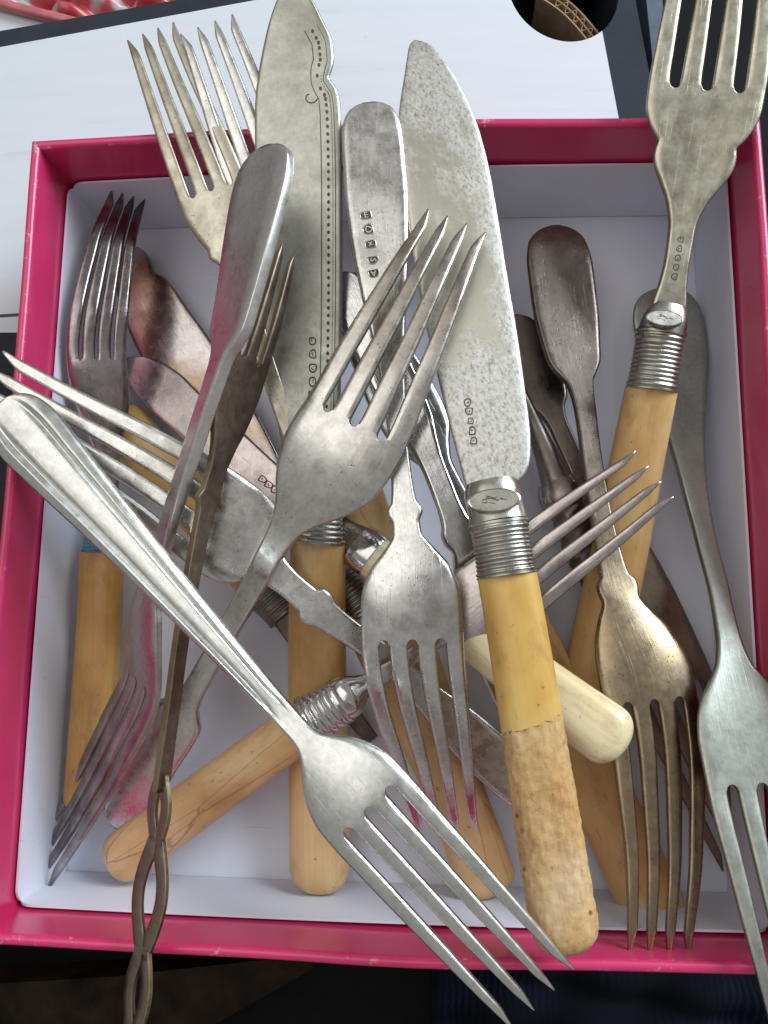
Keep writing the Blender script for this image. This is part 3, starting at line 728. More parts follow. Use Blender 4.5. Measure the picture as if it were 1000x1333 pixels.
def carton():
    z = CARD_TOP*1000
    U = lambda x, y, zz=z: tuple(un(x, y, zz)[:2])
    t = thing('cardboard_carton', (0, 0.05, TABLE_Z), 'white topped cardboard carton with dark printed border and a round cut-out, under the box', 'carton')
    o = np.array(t.location)
    ell = [(733+72*math.cos(a)+10*math.sin(a), -18+72*math.sin(a)) for a in np.linspace(0, 2*math.pi, 48, endpoint=False)]
    hole = [U(*p) for p in ell]
    outer = [U(-260, 86), U(0, 39), U(200, 4), U(808, -102), U(828, 0), U(847, 100), U(905, 400), U(900, 1150), U(-260, 1150)]
    slab('top_panel', outer, CARD_TOP-0.0040, CARD_TOP-0.0004, M['slate'], t, [hole], o)
    arc = [U(733+72*math.cos(a)+10*math.sin(a), -18+72*math.sin(a)) for a in np.linspace(math.pi, 0.93, 26)]
    white = [U(-260, 108), U(0, 61), U(640, -57)] + arc + [ U(804, 145), U(835, 300), U(840, 425), U(-260, 435)]
    slab('white_print', white, CARD_TOP-0.00038, CARD_TOP-0.00012, M['white_card'], t, (), o)
    ln = [U(-100, 415), U(120, 402), U(120, 406), U(-100, 419)]
    slab('printed_line', ln, CARD_TOP-0.0001, CARD_TOP-0.00004, M['black_print'], t, (), o)
    # sides
    for a, b in zip(outer, outer[1:]+outer[:1]):
        a = np.array(a); b = np.array(b)
        if np.linalg.norm(b-a) < 0.004: continue
        d = unit(b-a); n = np.array([-d[1], d[0]])*0.003
        c = np.mean(outer, axis=0)
        if (c-a) @ n < 0: n = -n
        slab('side_panel', [tuple(a), tuple(b), tuple(b+n), tuple(a+n)], TABLE_Z+0.0005, CARD_TOP-0.0042, M['slate'], t, (), o)
    # torn flap of corrugated card seen through the hole
    p0 = un(705, -12, -9); p1 = un(778, 50, -9)
    d = unit(p1-p0); n = np.array([-d[1], d[0], 0]); n /= np.linalg.norm(n); L = np.linalg.norm(p1-p0)
    rows = 60; V = []; Fc = []
    def sheet(fn, th):
        base = len(V)
        for i in range(rows+1):
            x = L*i/rows
            for (dn, zz) in ((-th/2, 0), (th/2, 0), (th/2, -0.03), (-th/2, -0.03)):
                p = p0+d*x+n*(fn(x)+dn)+np.array([0, 0, zz]); V.append(p-o)
        for i in range(rows):
            for j in range(4):
                a = base+i*4+j; b = base+i*4+(j+1) % 4
                Fc.append((a, b, b+4, a+4))
    bow = lambda x: 0.0012*math.sin(x/L*math.pi*1.2)
    sheet(lambda x: -0.0022+bow(x), 0.0005); sheet(lambda x: 0.0022+bow(x), 0.0005)
    sheet(lambda x: bow(x)+0.0016*math.sin(x*2*math.pi/0.0042), 0.0004); sheet(lambda x: bow(x)*1.1+0.0001, 0.0004)
    mesh_obj('corrugated_flap', V, Fc, M['kraft'], t, smooth=False)
carton()

def surroundings():
    U = lambda x, y, z: tuple(un(x, y, z)[:2])
    # printed bag beyond the carton
    t = thing('plastic_bag', un(90, -10, -20), 'crumpled red, grey and white printed plastic packaging beyond the carton, top left', 'packaging'); o = np.array(t.location)
    rng = random.Random(3); V = []; Fc = []; n = 26
    for i in range(n+1):
        for j in range(n+1):
            p = un(-60+330*i/n, -90+150*j/n, -16); h = 0.006*math.sin(i*0.8+j*0.3)+0.004*math.sin(j*1.1-i*0.4)
            V.append(p+np.array([0, 0, h-0.008])-o)
    for i in range(n):
        for j in range(n):
            a = i*(n+1)+j; Fc.append((a, a+n+1, a+n+2, a+1))
    s = mesh_obj('printed_sheet', V, Fc, M['bag'], t); sm = s.modifiers.new('s', 'SOLIDIFY'); sm.thickness = 0.0006
    slab('white_sheet', [U(-60, 0, -8), U(0, 8, -8), U(92, 28, -8), U(60, 70, -8), U(-60, 80, -8)], -0.0086, -0.008, M['white_card'], t, (), o)
    lathe(t, [(-60, -13, -6, 7), (0, 5, -6, 7), (50, 18, -6, 7), (110, 32, -6, 6)], M['red_plastic'], 1, 0.9, 'rolled_edge', 16)
    t = slab('plastic_case', [U(838, -60, -4), U(861, -60, -4), U(884, 260, -4), U(872, 260, -4)], TABLE_Z, -0.006, M['bluegrey'], None, (), (0, 0, 0))
    t['label'] = 'blue grey plastic case beside the carton, behind the large upright fork'; t['category'] = 'case'
    zz = -60
    t = slab('wooden_board', [U(-150, 1290, zz), U(150, 1271, zz), U(430, 1240, zz), U(405, 1262, zz), U(330, 1305, zz), U(250, 1350, zz), U(120, 1420, zz), U(-150, 1450, zz)], TABLE_Z, zz*0.001, M['plank'])
    t['label'] = 'dark brown wooden board in shadow below the front edge of the box'; t['category'] = 'board'
    V = []; Fc = []; n = 30; c = un(750, 1330, -66)
    for i in range(n+1):
        for j in range(n+1):
            p = un(560+520*i/n, 1200+240*j/n, -66)
            V.append(p+np.array([0, 0, 0.003*math.sin(i*0.9+j*0.2)+0.002*math.sin(j*0.7-i*0.3)])-c)
    for i in range(n):
        for j in range(n):
            a = i*(n+1)+j; Fc.append((a, a+n+1, a+n+2, a+1))
    t = mesh_obj('cloth', V, Fc, M['navy']); t.location = c; sm = t.modifiers.new('s', 'SOLIDIFY'); sm.thickness = 0.002
    t['label'] = 'dark navy striped cloth below the front right of the box'; t['category'] = 'cloth'
surroundings()

# ---------------------------------------------------------------- small marks
def stamp(parent, p, S, T, N, w, h, ch=None, name='hallmark', ang=0.0, shape='oval', ring=True, mat=None, fig=0.0, style='hollow'):
    """one hallmark: a dark hollow with a raised rim and a raised letter or figure"""
    ca, sa = math.cos(ang), math.sin(ang)
    X = S*ca + T*sa; Y = -S*sa + T*ca
    rj = random.Random(int(abs(p[0]+p[1]*3)*1e7)); j1, j2, j3, j4 = rj.uniform(0.85, 1.15), rj.uniform(0.8, 1.15), rj.uniform(0, 6.3), rj.uniform(0.04, 0.12)
    k = 20; V = []; Fc = []
    def pt(a):
        c, s = math.cos(a), math.sin(a); e = 0.55 if shape == 'shield' else 0.85
        m_ = 1+j4*math.sin(3*a+j3); return math.copysign(abs(c)**e, c)*w*j1*m_, math.copysign(abs(s)**e, s)*h*j2*m_
    z = 0.00002
    if style == 'ring':
        for f_, zz in ((1.0, z), (0.66, z)):
            for a in np.linspace(0, 2*math.pi, k, endpoint=False):
                x, y = pt(a); V.append(p+X*x*f_+Y*y*f_+N*zz)
        for j in range(k): Fc.append((j, (j+1) % k, k+(j+1) % k, k+j))
        rr = random.Random(int(abs(p[0])*1e7))
        for _ in range(3):                                   # worn bits of the figure inside
            cx_, cy_, r_ = rr.uniform(-0.3, 0.3)*w, rr.uniform(-0.35, 0.35)*h, rr.uniform(0.12, 0.2)*w
            b0 = len(V); an = rr.uniform(0, 3.1)
            for a in np.linspace(0, 2*math.pi, 6, endpoint=False):
                dx, dy = r_*1.8*math.cos(a), r_*0.8*math.sin(a)
                V.append(p+X*(cx_+dx*math.cos(an)-dy*math.sin(an))+Y*(cy_+dx*math.sin(an)+dy*math.cos(an))+N*z)
            Fc.append(tuple(range(b0, b0+6)))
    else:
        for a in np.linspace(0, 2*math.pi, k, endpoint=False):
            x, y = pt(a); V.append(p+X*x+Y*y+N*z)
        Fc.append(tuple(range(k)))
    m = mesh_obj(name, V, Fc, M['mark_dark'], parent, smooth=False, lp=np.array(V))
    if style == 'ring': return m
    if ring:
        V = []; Fc = []; tb = min(w, h)*0.16
        for a in np.linspace(0, 2*math.pi, k, endpoint=False):
            x, y = pt(a)
            for (f, zz) in ((1.0, 0.0), (1.0, 0.00012), (0.86, 0.00012), (0.84, 0.0)): V.append(p+X*x*f+Y*y*f+N*zz)
        for i in range(k):
            for j in range(3):
                a = i*4+j; b = ((i+1) % k)*4+j; Fc.append((a, a+1, b+1, b))
        mesh_obj('stamp_rim', V, Fc, mat or M['silver'], m, lp=np.array(V))
    if ch:
        tv, tf = text_mesh(ch, h*1.75, 0.00006)
        cf, sf_ = math.cos(fig), math.sin(fig)
        V = [p+X*(v[0]*cf-v[1]*sf_)+Y*(v[0]*sf_+v[1]*cf)+N*(0.00009+v[2]) for v in tv]
        mesh_obj('stamp_figure', V, tf, mat or M['silver'], m, smooth=False, lp=np.array(V))
    return m

def row_of_stamps(parent, surf_px, pix, w_px, chars, mat, ang=0.0, aspect=1.2):
    for (x, y), ch in zip(pix, chars):
        p, S, T, N = surf_px(x, y)
        d = depth(p+np.array(parent_origin(parent)))
        w = w_px*d/F
        stamp(parent, p, S, T, N, w, w*aspect, None, mat=mat, ang=ang, style='ring', shape='shield' if (int(x)+int(y)) % 3 == 0 else 'oval')
def parent_origin(o):
    while o.parent is not None: o = o.parent
    return o.location

def ferrule_profile(ribs, bead=(0.12, 0.92), flare=0.0, cap=0.0):
    def f(t):
        k = 1.0
        if bead[0]+0.05 < t < bead[1]-0.05:
            q = (t-bead[0]-0.05)/(bead[1]-bead[0]-0.10)
            k = 0.95+0.055*abs(math.sin(math.pi*q*ribs))**0.8
        elif t < 0.05: k = 1.06
        elif t > 0.97: k = 1.03
        else: k = 0.985
        return k
    return f
def beads(bead=(0.12, 0.92), n=26):
    def g(t, a):
        m = 1.0
        for b in bead:
            d = (t-b)/0.028
            if abs(d) < 1: m += 0.055*math.sqrt(1-d*d)*(0.35+0.65*abs(math.cos(a*n/2)))
        return m
    return g

def ferrule(t, st, mat, seed, ribs=9, rows=90, ratio=0.8, n=60, name='ferrule', bead=(0.12, 0.92)):
    return lathe(t, st, mat, seed, ratio, name, n, 2.1, (rows, ferrule_profile(ribs, bead), beads(bead)))[0]

# ================================================================ the cutlery, from the bottom of the pile up
def base(st0): return un(st0[0], st0[1], st0[2])

# --- tarnished fish knife lying on the floor
def knife_floor():
    t = thing('fish_knife', un(600, 1060, 2), 'patchy brown fish knife lying lowest, scrolled blade behind the dark upright fork tines', 'fish knife')
    b, sf = blade(t, [(164,319,166,319,5),(155,330,180,322,5),(150,350,194,334,5),(150,370,199,345,5),(153,384,202,354,5),(157,398,214,361,5.5),
        (172,440,246,403,6),(205,500,290,465,8),(250,560,330,530,9),(300,618,362,592,10),(352,672,392,658,11),(402,722,425,705,12),(432,752,447,742,12)], M['knife_brown'], 11, 1.4)
    for k in range(5):
        pass
    ferrule(t, [(432,738,12,20),(445,757,12,27),(472,802,12,31)], M['ferrule_dark'], 12, 9)
    lathe(t, [(472,802,11.5,29),(520,890,10,34),(560,965,9,37),(602,1050,8,38)], M['bone_orange'], 13, 0.62, 'handle', 36, 2.4, end_round=0.006)
knife_floor()

def bone_knife_left():
    t = thing('table_knife', un(150, 536, 3), 'bone handled knife with dark ferrule, its handle showing between the left-pointing tines', 'knife')
    lathe(t, [(345,768,8,30),(300,712,8,31),(220,620,7.5,32),(150,538,7.5,32)], M['bone_yellow'], 21, 0.62, 'handle', 36, 2.4, end_round=0.006)
    ferrule(t, [(372,802,8,24),(346,769,8,30)], M['ferrule_dark'], 22, 8)
    blade(t, [(492,958,478,969,4),(478,938,462,952,4.5),(430,870,410,886,6),(385,806,364,822,7.5),(372,790,352,806,8)], M['black_tarnish'], 23, 1.6)
bone_knife_left()

def dark_fork_floor():
    t = thing('table_fork', un(650, 350, 1), 'brown stained fork lying flat under the right hand forks, beside the grey fork neck', 'fork')
    fork_metal(t, [(668,412,7,6),(670,417,7,14),(673,424,7,21),(678,434,7,26),(690,459,8,31),(703,495,9,31),(713,522,9,27),(719,536,9.5,17),(728,555,10,13),
        (765,638,10,13),(786,688,10,14),(793,704,10,34),(803,724,10,44),(825,772,10,49),(850,832,9,53),(878,900,8,55),(892,935,7.5,53),(920,1000,6,47),(950,1070,5,40),(972,1122,4,34)],
        10, 15, M['brown_two'], 31, dish=-0.5, tau_from=8, tau_to=12)
dark_fork_floor()

def ornate_handle():
    t = thing('ornate_knife', un(690, 540, 4), 'blackened piece with collared ornate handle, beside the dark broad fork handle', 'knife')
    lathe(t, [(676,505,14,7),(690,540,14,10),(705,576,14,14),(718,608,14,18),(727,632,14,22)], M['black_tarnish'], 41, 0.7, 'shaft', 28)
    lathe(t, [(724,626,14,25),(731,643,14,31),(734,650,14,31),(739,661,14,26)], M['dark_tarnish'], 42, 0.75, 'collar', 36)
    lathe(t, [(737,656,14,24),(748,682,13.5,27),(762,715,13,27),(780,758,12,22),(800,806,11,18)], M['black_tarnish'], 43, 0.7, 'handle', 40, 2.2,
          (70, lambda q: 1.0+0.03*math.sin(q*40), lambda q, a: 1+0.05*math.sin(a*6+q*30)*math.sin(q*44)), end_round=0)
ornate_handle()

def bone_fork_under():
    t = thing('bone_handled_fork', un(862, 1205, 2), 'orange bone handle lying lowest at front right under the arched fork tines', 'fork')
    lathe(t, [(672,792,13,32),(720,895,12,37),(790,1050,10,41),(862,1207,9,43)], M['bone_orange'], 51, 0.6, 'handle', 36, 2.4, end_round=0.007)
    ferrule(t, [(655,752,14,24),(673,794,13,32)], M['ferrule_dark'], 52, 8)
    fork_metal(t, [(655,754,14,14),(640,728,15,14),(600,655,18,15),(575,612,19,17),(563,590,20,26),(550,566,20,40),(535,538,20,44),(520,510,20,44),(500,472,20,40),(475,425,18,34),(452,384,16,28)],
        1, 7, M['steel'], 53, dish=-0.6, handle_name='neck')
bone_fork_under()

# --- bone-handled fork standing at the far left
def fork_left():
    t = thing('bone_handled_fork', un(112, 1065, 2), 'fork at far left with bluish ferrule, yellow bone handle and dark upright tines', 'fork')
    fork_metal(t, [(135,690,11,12),(137,672,11.5,12),(142,625,13,12),(144,596,14.5,15),(141,572,16,21),(136,545,18,29),(131,515,20,35),(127,490,22,37),(126,468,24,37),
        (131,400,27,35),(145,325,26,29),(167,254,20,22)], 1, 8, M['mauve_tip'], 61, roll=-20, dish=-0.9, handle_name='neck', slot=0.24, taper=0.35)
    ferrule(t, [(136,676,11,17),(134,692,11,22),(133,721,11,26)], M['teal'], 62, 6)
    lathe(t, [(133,719,11,28),(130,800,10,28.5),(124,900,9,29.5),(112,1062,8,30)], M['bone_stain'], 63, 0.72, 'handle', 36, 2.4, end_round=0.006)
fork_left()

# --- round-ended knife with ivory handle
def ivory_knife():
    t = thing('table_knife', un(812, 972, 28), 'knife with smooth cream ivory handle end poking out beside the weathered bone handle', 'knife')
    b, sf = blade(t, [(161,470,161,474,9),(168,465,162,486,9),(184,464,166,500,9),(204,469,178,516,9),(235,487,200,538,10),(258,510,228,562,11),(305,552,275,605,14),
        (352,596,325,645,17),(398,636,375,678,20),(430,665,412,698,22),(446,680,432,706,23)], M['mauve'], 71, 1.5)
    row_of_stamps(b, sf, [(342,624),(350,631),(358,637.5),(366,644),(373,650)], 4.6, [None]*5, M['silver'])
    lathe(t, [(432,682,22,18),(448,694,23,24),(462,705,24,26),(472,712,24.5,27)], M['dark_tarnish'], 72, 0.72, 'bolster', 32)
    lathe(t, [(468,709,24.5,30),(476,716,25,31.5),(484,722,25,31.5),(489,726,25.5,30)], M['silver_polish'], 73, 0.8, 'collar', 40)
    lathe(t, [(487,725,25.5,29),(600,813,30,33),(720,905,35,38),(816,974,39,41.5)], M['ivory'], 74, 0.66, 'handle', 40, 2.5, end_round=0.006)
ivory_knife()

# --- forks at the back left
def fork_back_bone():
    t = thing('bone_handled_fork', un(640, 1165, 2), 'whitish long tined fork at top left, tines just left of the engraved fish knife', 'fork')
    fork_metal(t, [(452,585,26,13),(438,540,28,12),(408,445,32,12),(390,385,34.5,14),(378,345,36.5,24),(368,312,38,40),(356,275,39.5,47),(343,237,41,48),(320,172,43,46),(295,102,45,42),(269,32,46.5,37)],
        1, 7, M['silver'], 81, dish=-0.6, handle_name='neck', slot=0.4, taper=0.45)
    ferrule(t, [(450,578,26.5,20),(458,605,25.5,26),(470,643,24,30)], M['ferrule'], 82, 9)
    lathe(t, [(470,641,24,29),(520,800,18,33),(575,975,13,36),(640,1166,9,40)], M['bone_tan'], 83, 0.62, 'handle', 36, 2.4, end_round=0.006)
fork_back_bone()

def fork_back_spotted():
    t = thing('fish_fork', un(420, 655, 28), 'spotted fish fork at top left with its four tines leftmost over the white card', 'fork')
    fork_metal(t, [(425,668,28,8),(420,656,28,13),(390,590,31,13),(350,480,35,12),(320,378,38,13),(309,346,39.5,18),(304,334,40,26),(302,327,40.5,31),(299,318,41,30),(296,308,41,34),(290,290,41.5,41),(283,268,42,46),(276,248,42.5,47),
        (250,180,43.5,44),(222,110,44,38),(196,41,44.5,33)], 5, 12, M['nickel_spot'], 91, dish=-0.7, slot=0.4, taper=0.45)
fork_back_spotted()

# --- polished fiddle fork half hidden behind the big knife
def fork_middle_hidden():
    t = thing('table_fork', un(450, 370, 28), 'shiny fork with shouldered neck half hidden between the central fork and the big knife', 'fork')
    fork_metal(t, [(445,357,33,6),(448,363,33,18),(453,373,33,26),(466,400,33,31),(490,448,33,31),(515,500,33,30),(538,548,33,27),(552,580,33,20),(566,612,32,16),(582,652,31,16),(592,678,31,19),(598,692,31,25),(602,701,30.5,25),(606,711,30,20),
        (614,730,29,26),(624,755,28,42),(634,778,27,50),(646,806,26,52),(668,860,22,47),(692,920,17,41),(715,975,12,34)], 13, 17, M['silver_polish'], 101, dish=-0.7, bev=0.35)
fork_middle_hidden()

# --- left-pointing fork
def fork_left_pointing():
    t = thing('table_fork', un(690, 1030, 12), 'silver fork with tines pointing left over the box rim, under the ridged fork handle', 'fork')
    fork_metal(t, [(702,1042,14,6),(696,1036,14,20),(680,1022,15,30),(640,986,17,32),(590,938,20,27),(560,908,22,20),(500,855,26,16),(455,822,29,17),(424,800,31,20),(414,791,31.5,26),(407,785,32,26),(402,780,32,19),(380,763,33,18),
        (358,744,34,22),(345,731,35,38),(332,719,36,54),(315,704,37,64),(295,688,38,67),(266,664,39.5,66),(180,610,43,58),(80,553,46.5,51),(-20,494,48,45)],
        12, 18, M['silver'], 111, roll=0, dish=-1.2, bev=0.3, slot=0.5, taper=0.4)
fork_left_pointing()

# --- lower fiddle fork at right whose handle is dark
def fork_right_dark():
    t = thing('table_fork', un(722, 297, 14), 'fork with dark broad fiddle handle, golden stained bowl and arched tines at front right', 'fork')
    fork_metal(t, [(722,295,16,6),(722.5,298,16,18),(723,304,16,28),(725,315,16,37),(729,345,17,43),(736,400,18,43),(744,452,19.5,38),(748,474,20,34),(752,487,20.5,26),(756,501,21,17),(761,530,22,14),(769,590,24,13),(780,660,25.5,14),(793,725,27,17),(799,752,27.5,20),
        (801,760,28,27),(804,770,28,27),(807,780,28.5,25),(814,800,30,36),(822,825,31,50),(834,860,32,60),(846,895,32,63),(851,916,32,63),(860,1000,33,60),(864,1100,34,52),(862,1180,35,46),(858,1246,35,41)],
        14, 22, M['dark_gold'], 121, dish=-1.6, bev=0.16, roll=6, slot=0.5, tau_from=10, tau_to=20)
fork_right_dark()

# --- bone-handled fork lying from lower left to upper right
def fork_diagonal():
    t = thing('bone_handled_fork', un(145, 1125, 2), 'diagonal fork with tan bone handle at lower left and tines at middle right', 'fork')
    fork_metal(t, [(474,896,29,17),(490,886,30,14),(520,865,31,11),(545,848,32,11),(568,832,33,13),(582,822,33.5,22),(592,815,34,40),(604,806,34,52),(620,794,34.5,57),(642,778,35,56),(668,757,36,54),(720,717,38,51),(790,664,40,46),(852,617,41,39)],
        2, 10, M['mauve'], 131, dish=-0.8, handle_name='neck', slot=0.6)
    lathe(t, [(480,887,29,11),(470,894,29,17),(460,901,28.8,26),(451,907,28.5,29),(444,912,28,28)], M['silver_polish'], 134, 0.85, 'cap', 40)
    ferrule(t, [(446,911,28,29),(425,925,27.5,32),(402,940,27,35)], M['silver_polish'], 132, 4)
    lathe(t, [(404,938,26.5,31),(320,998,20,32.5),(220,1072,13,34),(143,1128,9,34)], M['bone_tan'], 133, 0.68, 'handle', 36, 2.4, end_round=0.007)
fork_diagonal()

# --- engraved fish knife
def knife_engraved():
    t = thing('fish_knife', un(416, 1160, 2), 'fish knife with beaded engraved border along its scrolled blade, tip at the top edge', 'fish knife')
    pairs = [(384,-34,385,-34,53),(374,-22,396,-20,53),(361,0,407,0,52.5),(350,32,421,28,52),(343,62,433,55,51.5),(338,88,435,78,51),(335,108,431,95,50.5),(333.5,118,429,102,50.5),(333,128,435,110,50),(332,142,441,122,50),(332,175,444,150,49.5),
        (334,255,446,255,47.5),(340,355,446,355,44),(348,450,445,450,40),(359,535,443,538,36),(372,598,441,600,32.5),(386,640,442,640,30),(394,662,446,656,29)]
    b, sf = blade(t, pairs, M['nickel_green'], 141, 1.5)
    # engraved lines and dots following the right edge
    R = np.array([(p[2], p[3]) for p in pairs[3:-3]], float)
    Lr = np.concatenate([[0], np.cumsum(np.linalg.norm(np.diff(R, axis=0), axis=1))])
    q = np.linspace(0, Lr[-1], 420)
    rx, ry = pchip(Lr, R[:, 0], q), pchip(Lr, R[:, 1], q)
    k = np.ones(15)/15
    tx, ty = np.gradient(rx), np.gradient(ry); tl = np.hypot(tx, ty); nx, ny = -ty/tl, tx/tl     # toward the blade's inside
    nx = np.convolve(np.pad(nx, 7, mode='edge'), k, 'valid'); ny = np.convolve(np.pad(ny, 7, mode='edge'), k, 'valid')
    def groove(off, w, name, rng=(0, 420)):
        V = []; Fc = []
        for i in range(*rng):
            for d in (off-w, off, off+w):
                p, S, T, N = sf(rx[i]+nx[i]*d, ry[i]+ny[i]*d); V.append(p+N*(0.00006 if d == off else -0.00002))
        n = rng[1]-rng[0]
        for i in range(n-1):
            for j in range(2): Fc.append((i*3+j, i*3+j+1, i*3+j+4, i*3+j+3))
        mesh_obj(name, V, Fc, M['mark_dark'], b, lp=np.array(V))
    groove(27, 0.9, 'engraved_line'); groove(9, 0.6, 'engraved_line')
    V = []; Fc = []
    for i in range(4, 416, 8):
        p, S, T, N = sf(rx[i]+nx[i]*18, ry[i]+ny[i]*18); r = 0.00042
        c0 = len(V); V.append(p+N*0.00012)
        for a in np.linspace(0, 2*math.pi, 8, endpoint=False): V.append(p+S*r*math.cos(a)+T*r*1.3*math.sin(a)+N*0.00001)
        Fc += [(c0, c0+1+j, c0+1+(j+1) % 8) for j in range(8)]
    o = mesh_obj('engraved_dots', V, Fc, M['mark_dark'], b, lp=np.array(V)); o['kind'] = 'stuff'
    V = []; Fc = []
    for i in range(60, 419, 2):
        p, S, T, N = sf(rx[i]+nx[i]*12.5, ry[i]+ny[i]*12.5); r = 0.00016
        c0 = len(V); V.append(p+N*0.00008)
        for a in np.linspace(0, 2*math.pi, 6, endpoint=False): V.append(p+S*r*math.cos(a)+T*r*math.sin(a)+N*0.00001)
        Fc += [(c0, c0+1+j, c0+1+(j+1) % 6) for j in range(6)]
    o = mesh_obj('engraved_dots', V, Fc, M['mark_dark'], b, lp=np.array(V)); o['kind'] = 'stuff'
    # scroll at the shoulder
    V = []; Fc = []
    for i, a in enumerate(np.linspace(0, 4.2, 40)):
        rr = 10-1.6*a
        for d in (-0.8, 0.8):
            p, S, T, N = sf(404+(rr+d)*math.cos(a+0.2), 126+(rr+d)*math.sin(a+0.2)); V.append(p+N*0.00005)
    for i in range(39): Fc.append((2*i, 2*i+1, 2*i+3, 2*i+2))
    mesh_obj('engraved_scroll', V, Fc, M['mark_dark'], b, lp=np.array(V))
    row_of_stamps(b, sf, [(407,444),(407.5,461),(407.5,479),(407,497),(406,515)], 5.2, [None, None, '4', None, None], M['nickel_green'], aspect=1.25)
    ferrule(t, [(420,652,29.5,24),(418,668,28.5,29),(414,704,27,35)], M['ferrule'], 142, 6, bead=(0.1, 0.95))
    lathe(t, [(414,702,26.5,36),(413,850,19.5,37.5),(415,1000,13.5,39),(417,1163,9.5,40)], M['bone_orange'], 143, 0.66, 'handle', 40, 2.5, end_round=0.008)
knife_engraved()

def cartouche(t, cap, c, left, right, hw, hh):
    """flat oval facet with a worn engraved emblem on the shoulder of a ferrule"""
    o = np.array(t.location); p = un(*c)-o
    S = unit(un(*right, c[2])-un(*left, c[2])); N = np.array([0, 0.10, 0.99]); T = unit(np.cross(N, S)); N = np.cross(S, T)
    V = []; Fc = []; k = 28
    for (f, zz) in ((1.0, -0.0012), (1.0, 0.0), (0.93, 0.00014), (0.90, 0.00006)):
        for a in np.linspace(0, 2*math.pi, k, endpoint=False): V.append(p+S*hw*f*math.cos(a)+T*hh*f*math.sin(a)+N*zz)
    for i in range(3):
        for j in range(k): Fc.append((i*k+j, i*k+(j+1) % k, (i+1)*k+(j+1) % k, (i+1)*k+j))
    Fc.append(tuple(3*k+j for j in range(k)))
    ct = mesh_obj('cartouche', V, Fc, M['ferrule'], cap, lp=np.array(V), smooth=False)
    V = []; Fc = []; rr = random.Random(8)
    for i in range(16):
        x0, y0, an = rr.uniform(-0.37, 0.40)*hw, rr.uniform(-0.33, 0.37)*hh, rr.uniform(-0.6, 0.6); l_, w_ = rr.uniform(0.05, 0.13)*hw, 0.015*hw
        b0 = len(V)
        for (dx, dy) in ((-l_, -w_), (l_, -w_), (l_, w_), (-l_, w_)): V.append(p+S*(x0+dx*math.cos(an)-dy*math.sin(an))+T*(y0+dx*math.sin(an)+dy*math.cos(an))+N*0.00008)
        Fc.append((b0, b0+1, b0+2, b0+3))
    mesh_obj('engraved_emblem', V, Fc, M['mark_dark'], cap, smooth=False, lp=np.array(V))

# --- large fork at the top right
def fork_top_right():
    t = thing('fish_fork', un(755, 950, 4), 'large fish fork at top right, wide shouldered head, ribbed ferrule and orange bone handle', 'fork')
    r = fork_metal(t, [(868,412,37.5,22),(871,398,38,22),(876,372,39,18),(881,340,40.5,16),(887,300,42,17),(892,270,43,24),(898,242,44.5,38),(901,222,45,49),(903,210,45.5,52),(905,200,46,52),(907,191,46,50),(909,183,46.5,56),(912,165,47,67),(916,142,48.5,73),(920,112,50,74),
        (928,60,52,72),(939,-20,55,66),(950,-100,56,58)], 4, 14, M['nickel_warm'], 151, dish=0.5, handle_name='neck', slot=0.58, taper=0.6, th=(2.4, 2.6, 1.7, 1.3))
    sfn = r['surf']; ax = r['axis']
    for k, s in enumerate(np.linspace(0.0095, 0.0185, 5)):
        p, S, T, N = sfn(s, -0.05); stamp(r['handle'], p, S, T, N, 0.00078, 0.00082, None, mat=M['nickel_warm'], style='ring')
    cp, _ = lathe(t, [(872,398,37.5,21),(868,408,37,26.5),(864,424,36.5,30),(861,434,36,30.5)], M['ferrule'], 152, 0.85, 'cap', 44, 2.2)
    cartouche(t, cp, (865.5, 414, 42.9), (838, 411), (892, 417), 0.0044, 0.0021)
    ferrule(t, [(861,432,36,31),(855,462,34.5,31),(848,508,32.5,32)], M['ferrule'], 153, 9)
    lathe(t, [(848,506,32,33),(829,600,26,34),(808,710,19.5,35.5),(782,830,13,37),(752,960,8.5,38)], M['bone_orange'], 154, 0.7, 'handle', 40, 2.5, end_round=0.008)
fork_top_right()

# --- right-hand silver fork running out of the frame
def fork_right():
    t = thing('table_fork', un(864, 380, 4), 'plain grey fork along the right edge, round handle end up, tines leaving the frame', 'fork')
    fork_metal(t, [(862,376,6,8),(862.5,379,6,20),(864,386,6,32),(867,400,6.5,41),(871,420,7,45),(878,465,9,43),(884,510,11,35),(893,572,14,24),(905,640,18,16),(918,700,21,13),(937,775,26,13),(947,830,30,15),(954,862,33,22),(960,885,34.5,36),(966,907,36,53),(972,935,37,64),(979,968,38.5,69),(992,1027,40,70),
        (1018,1150,44,64),(1045,1275,47,57),(1068,1390,48,49)], 11, 17, M['pewter'], 161, dish=0.6, slot=0.62, taper=0.66)
    
fork_right()

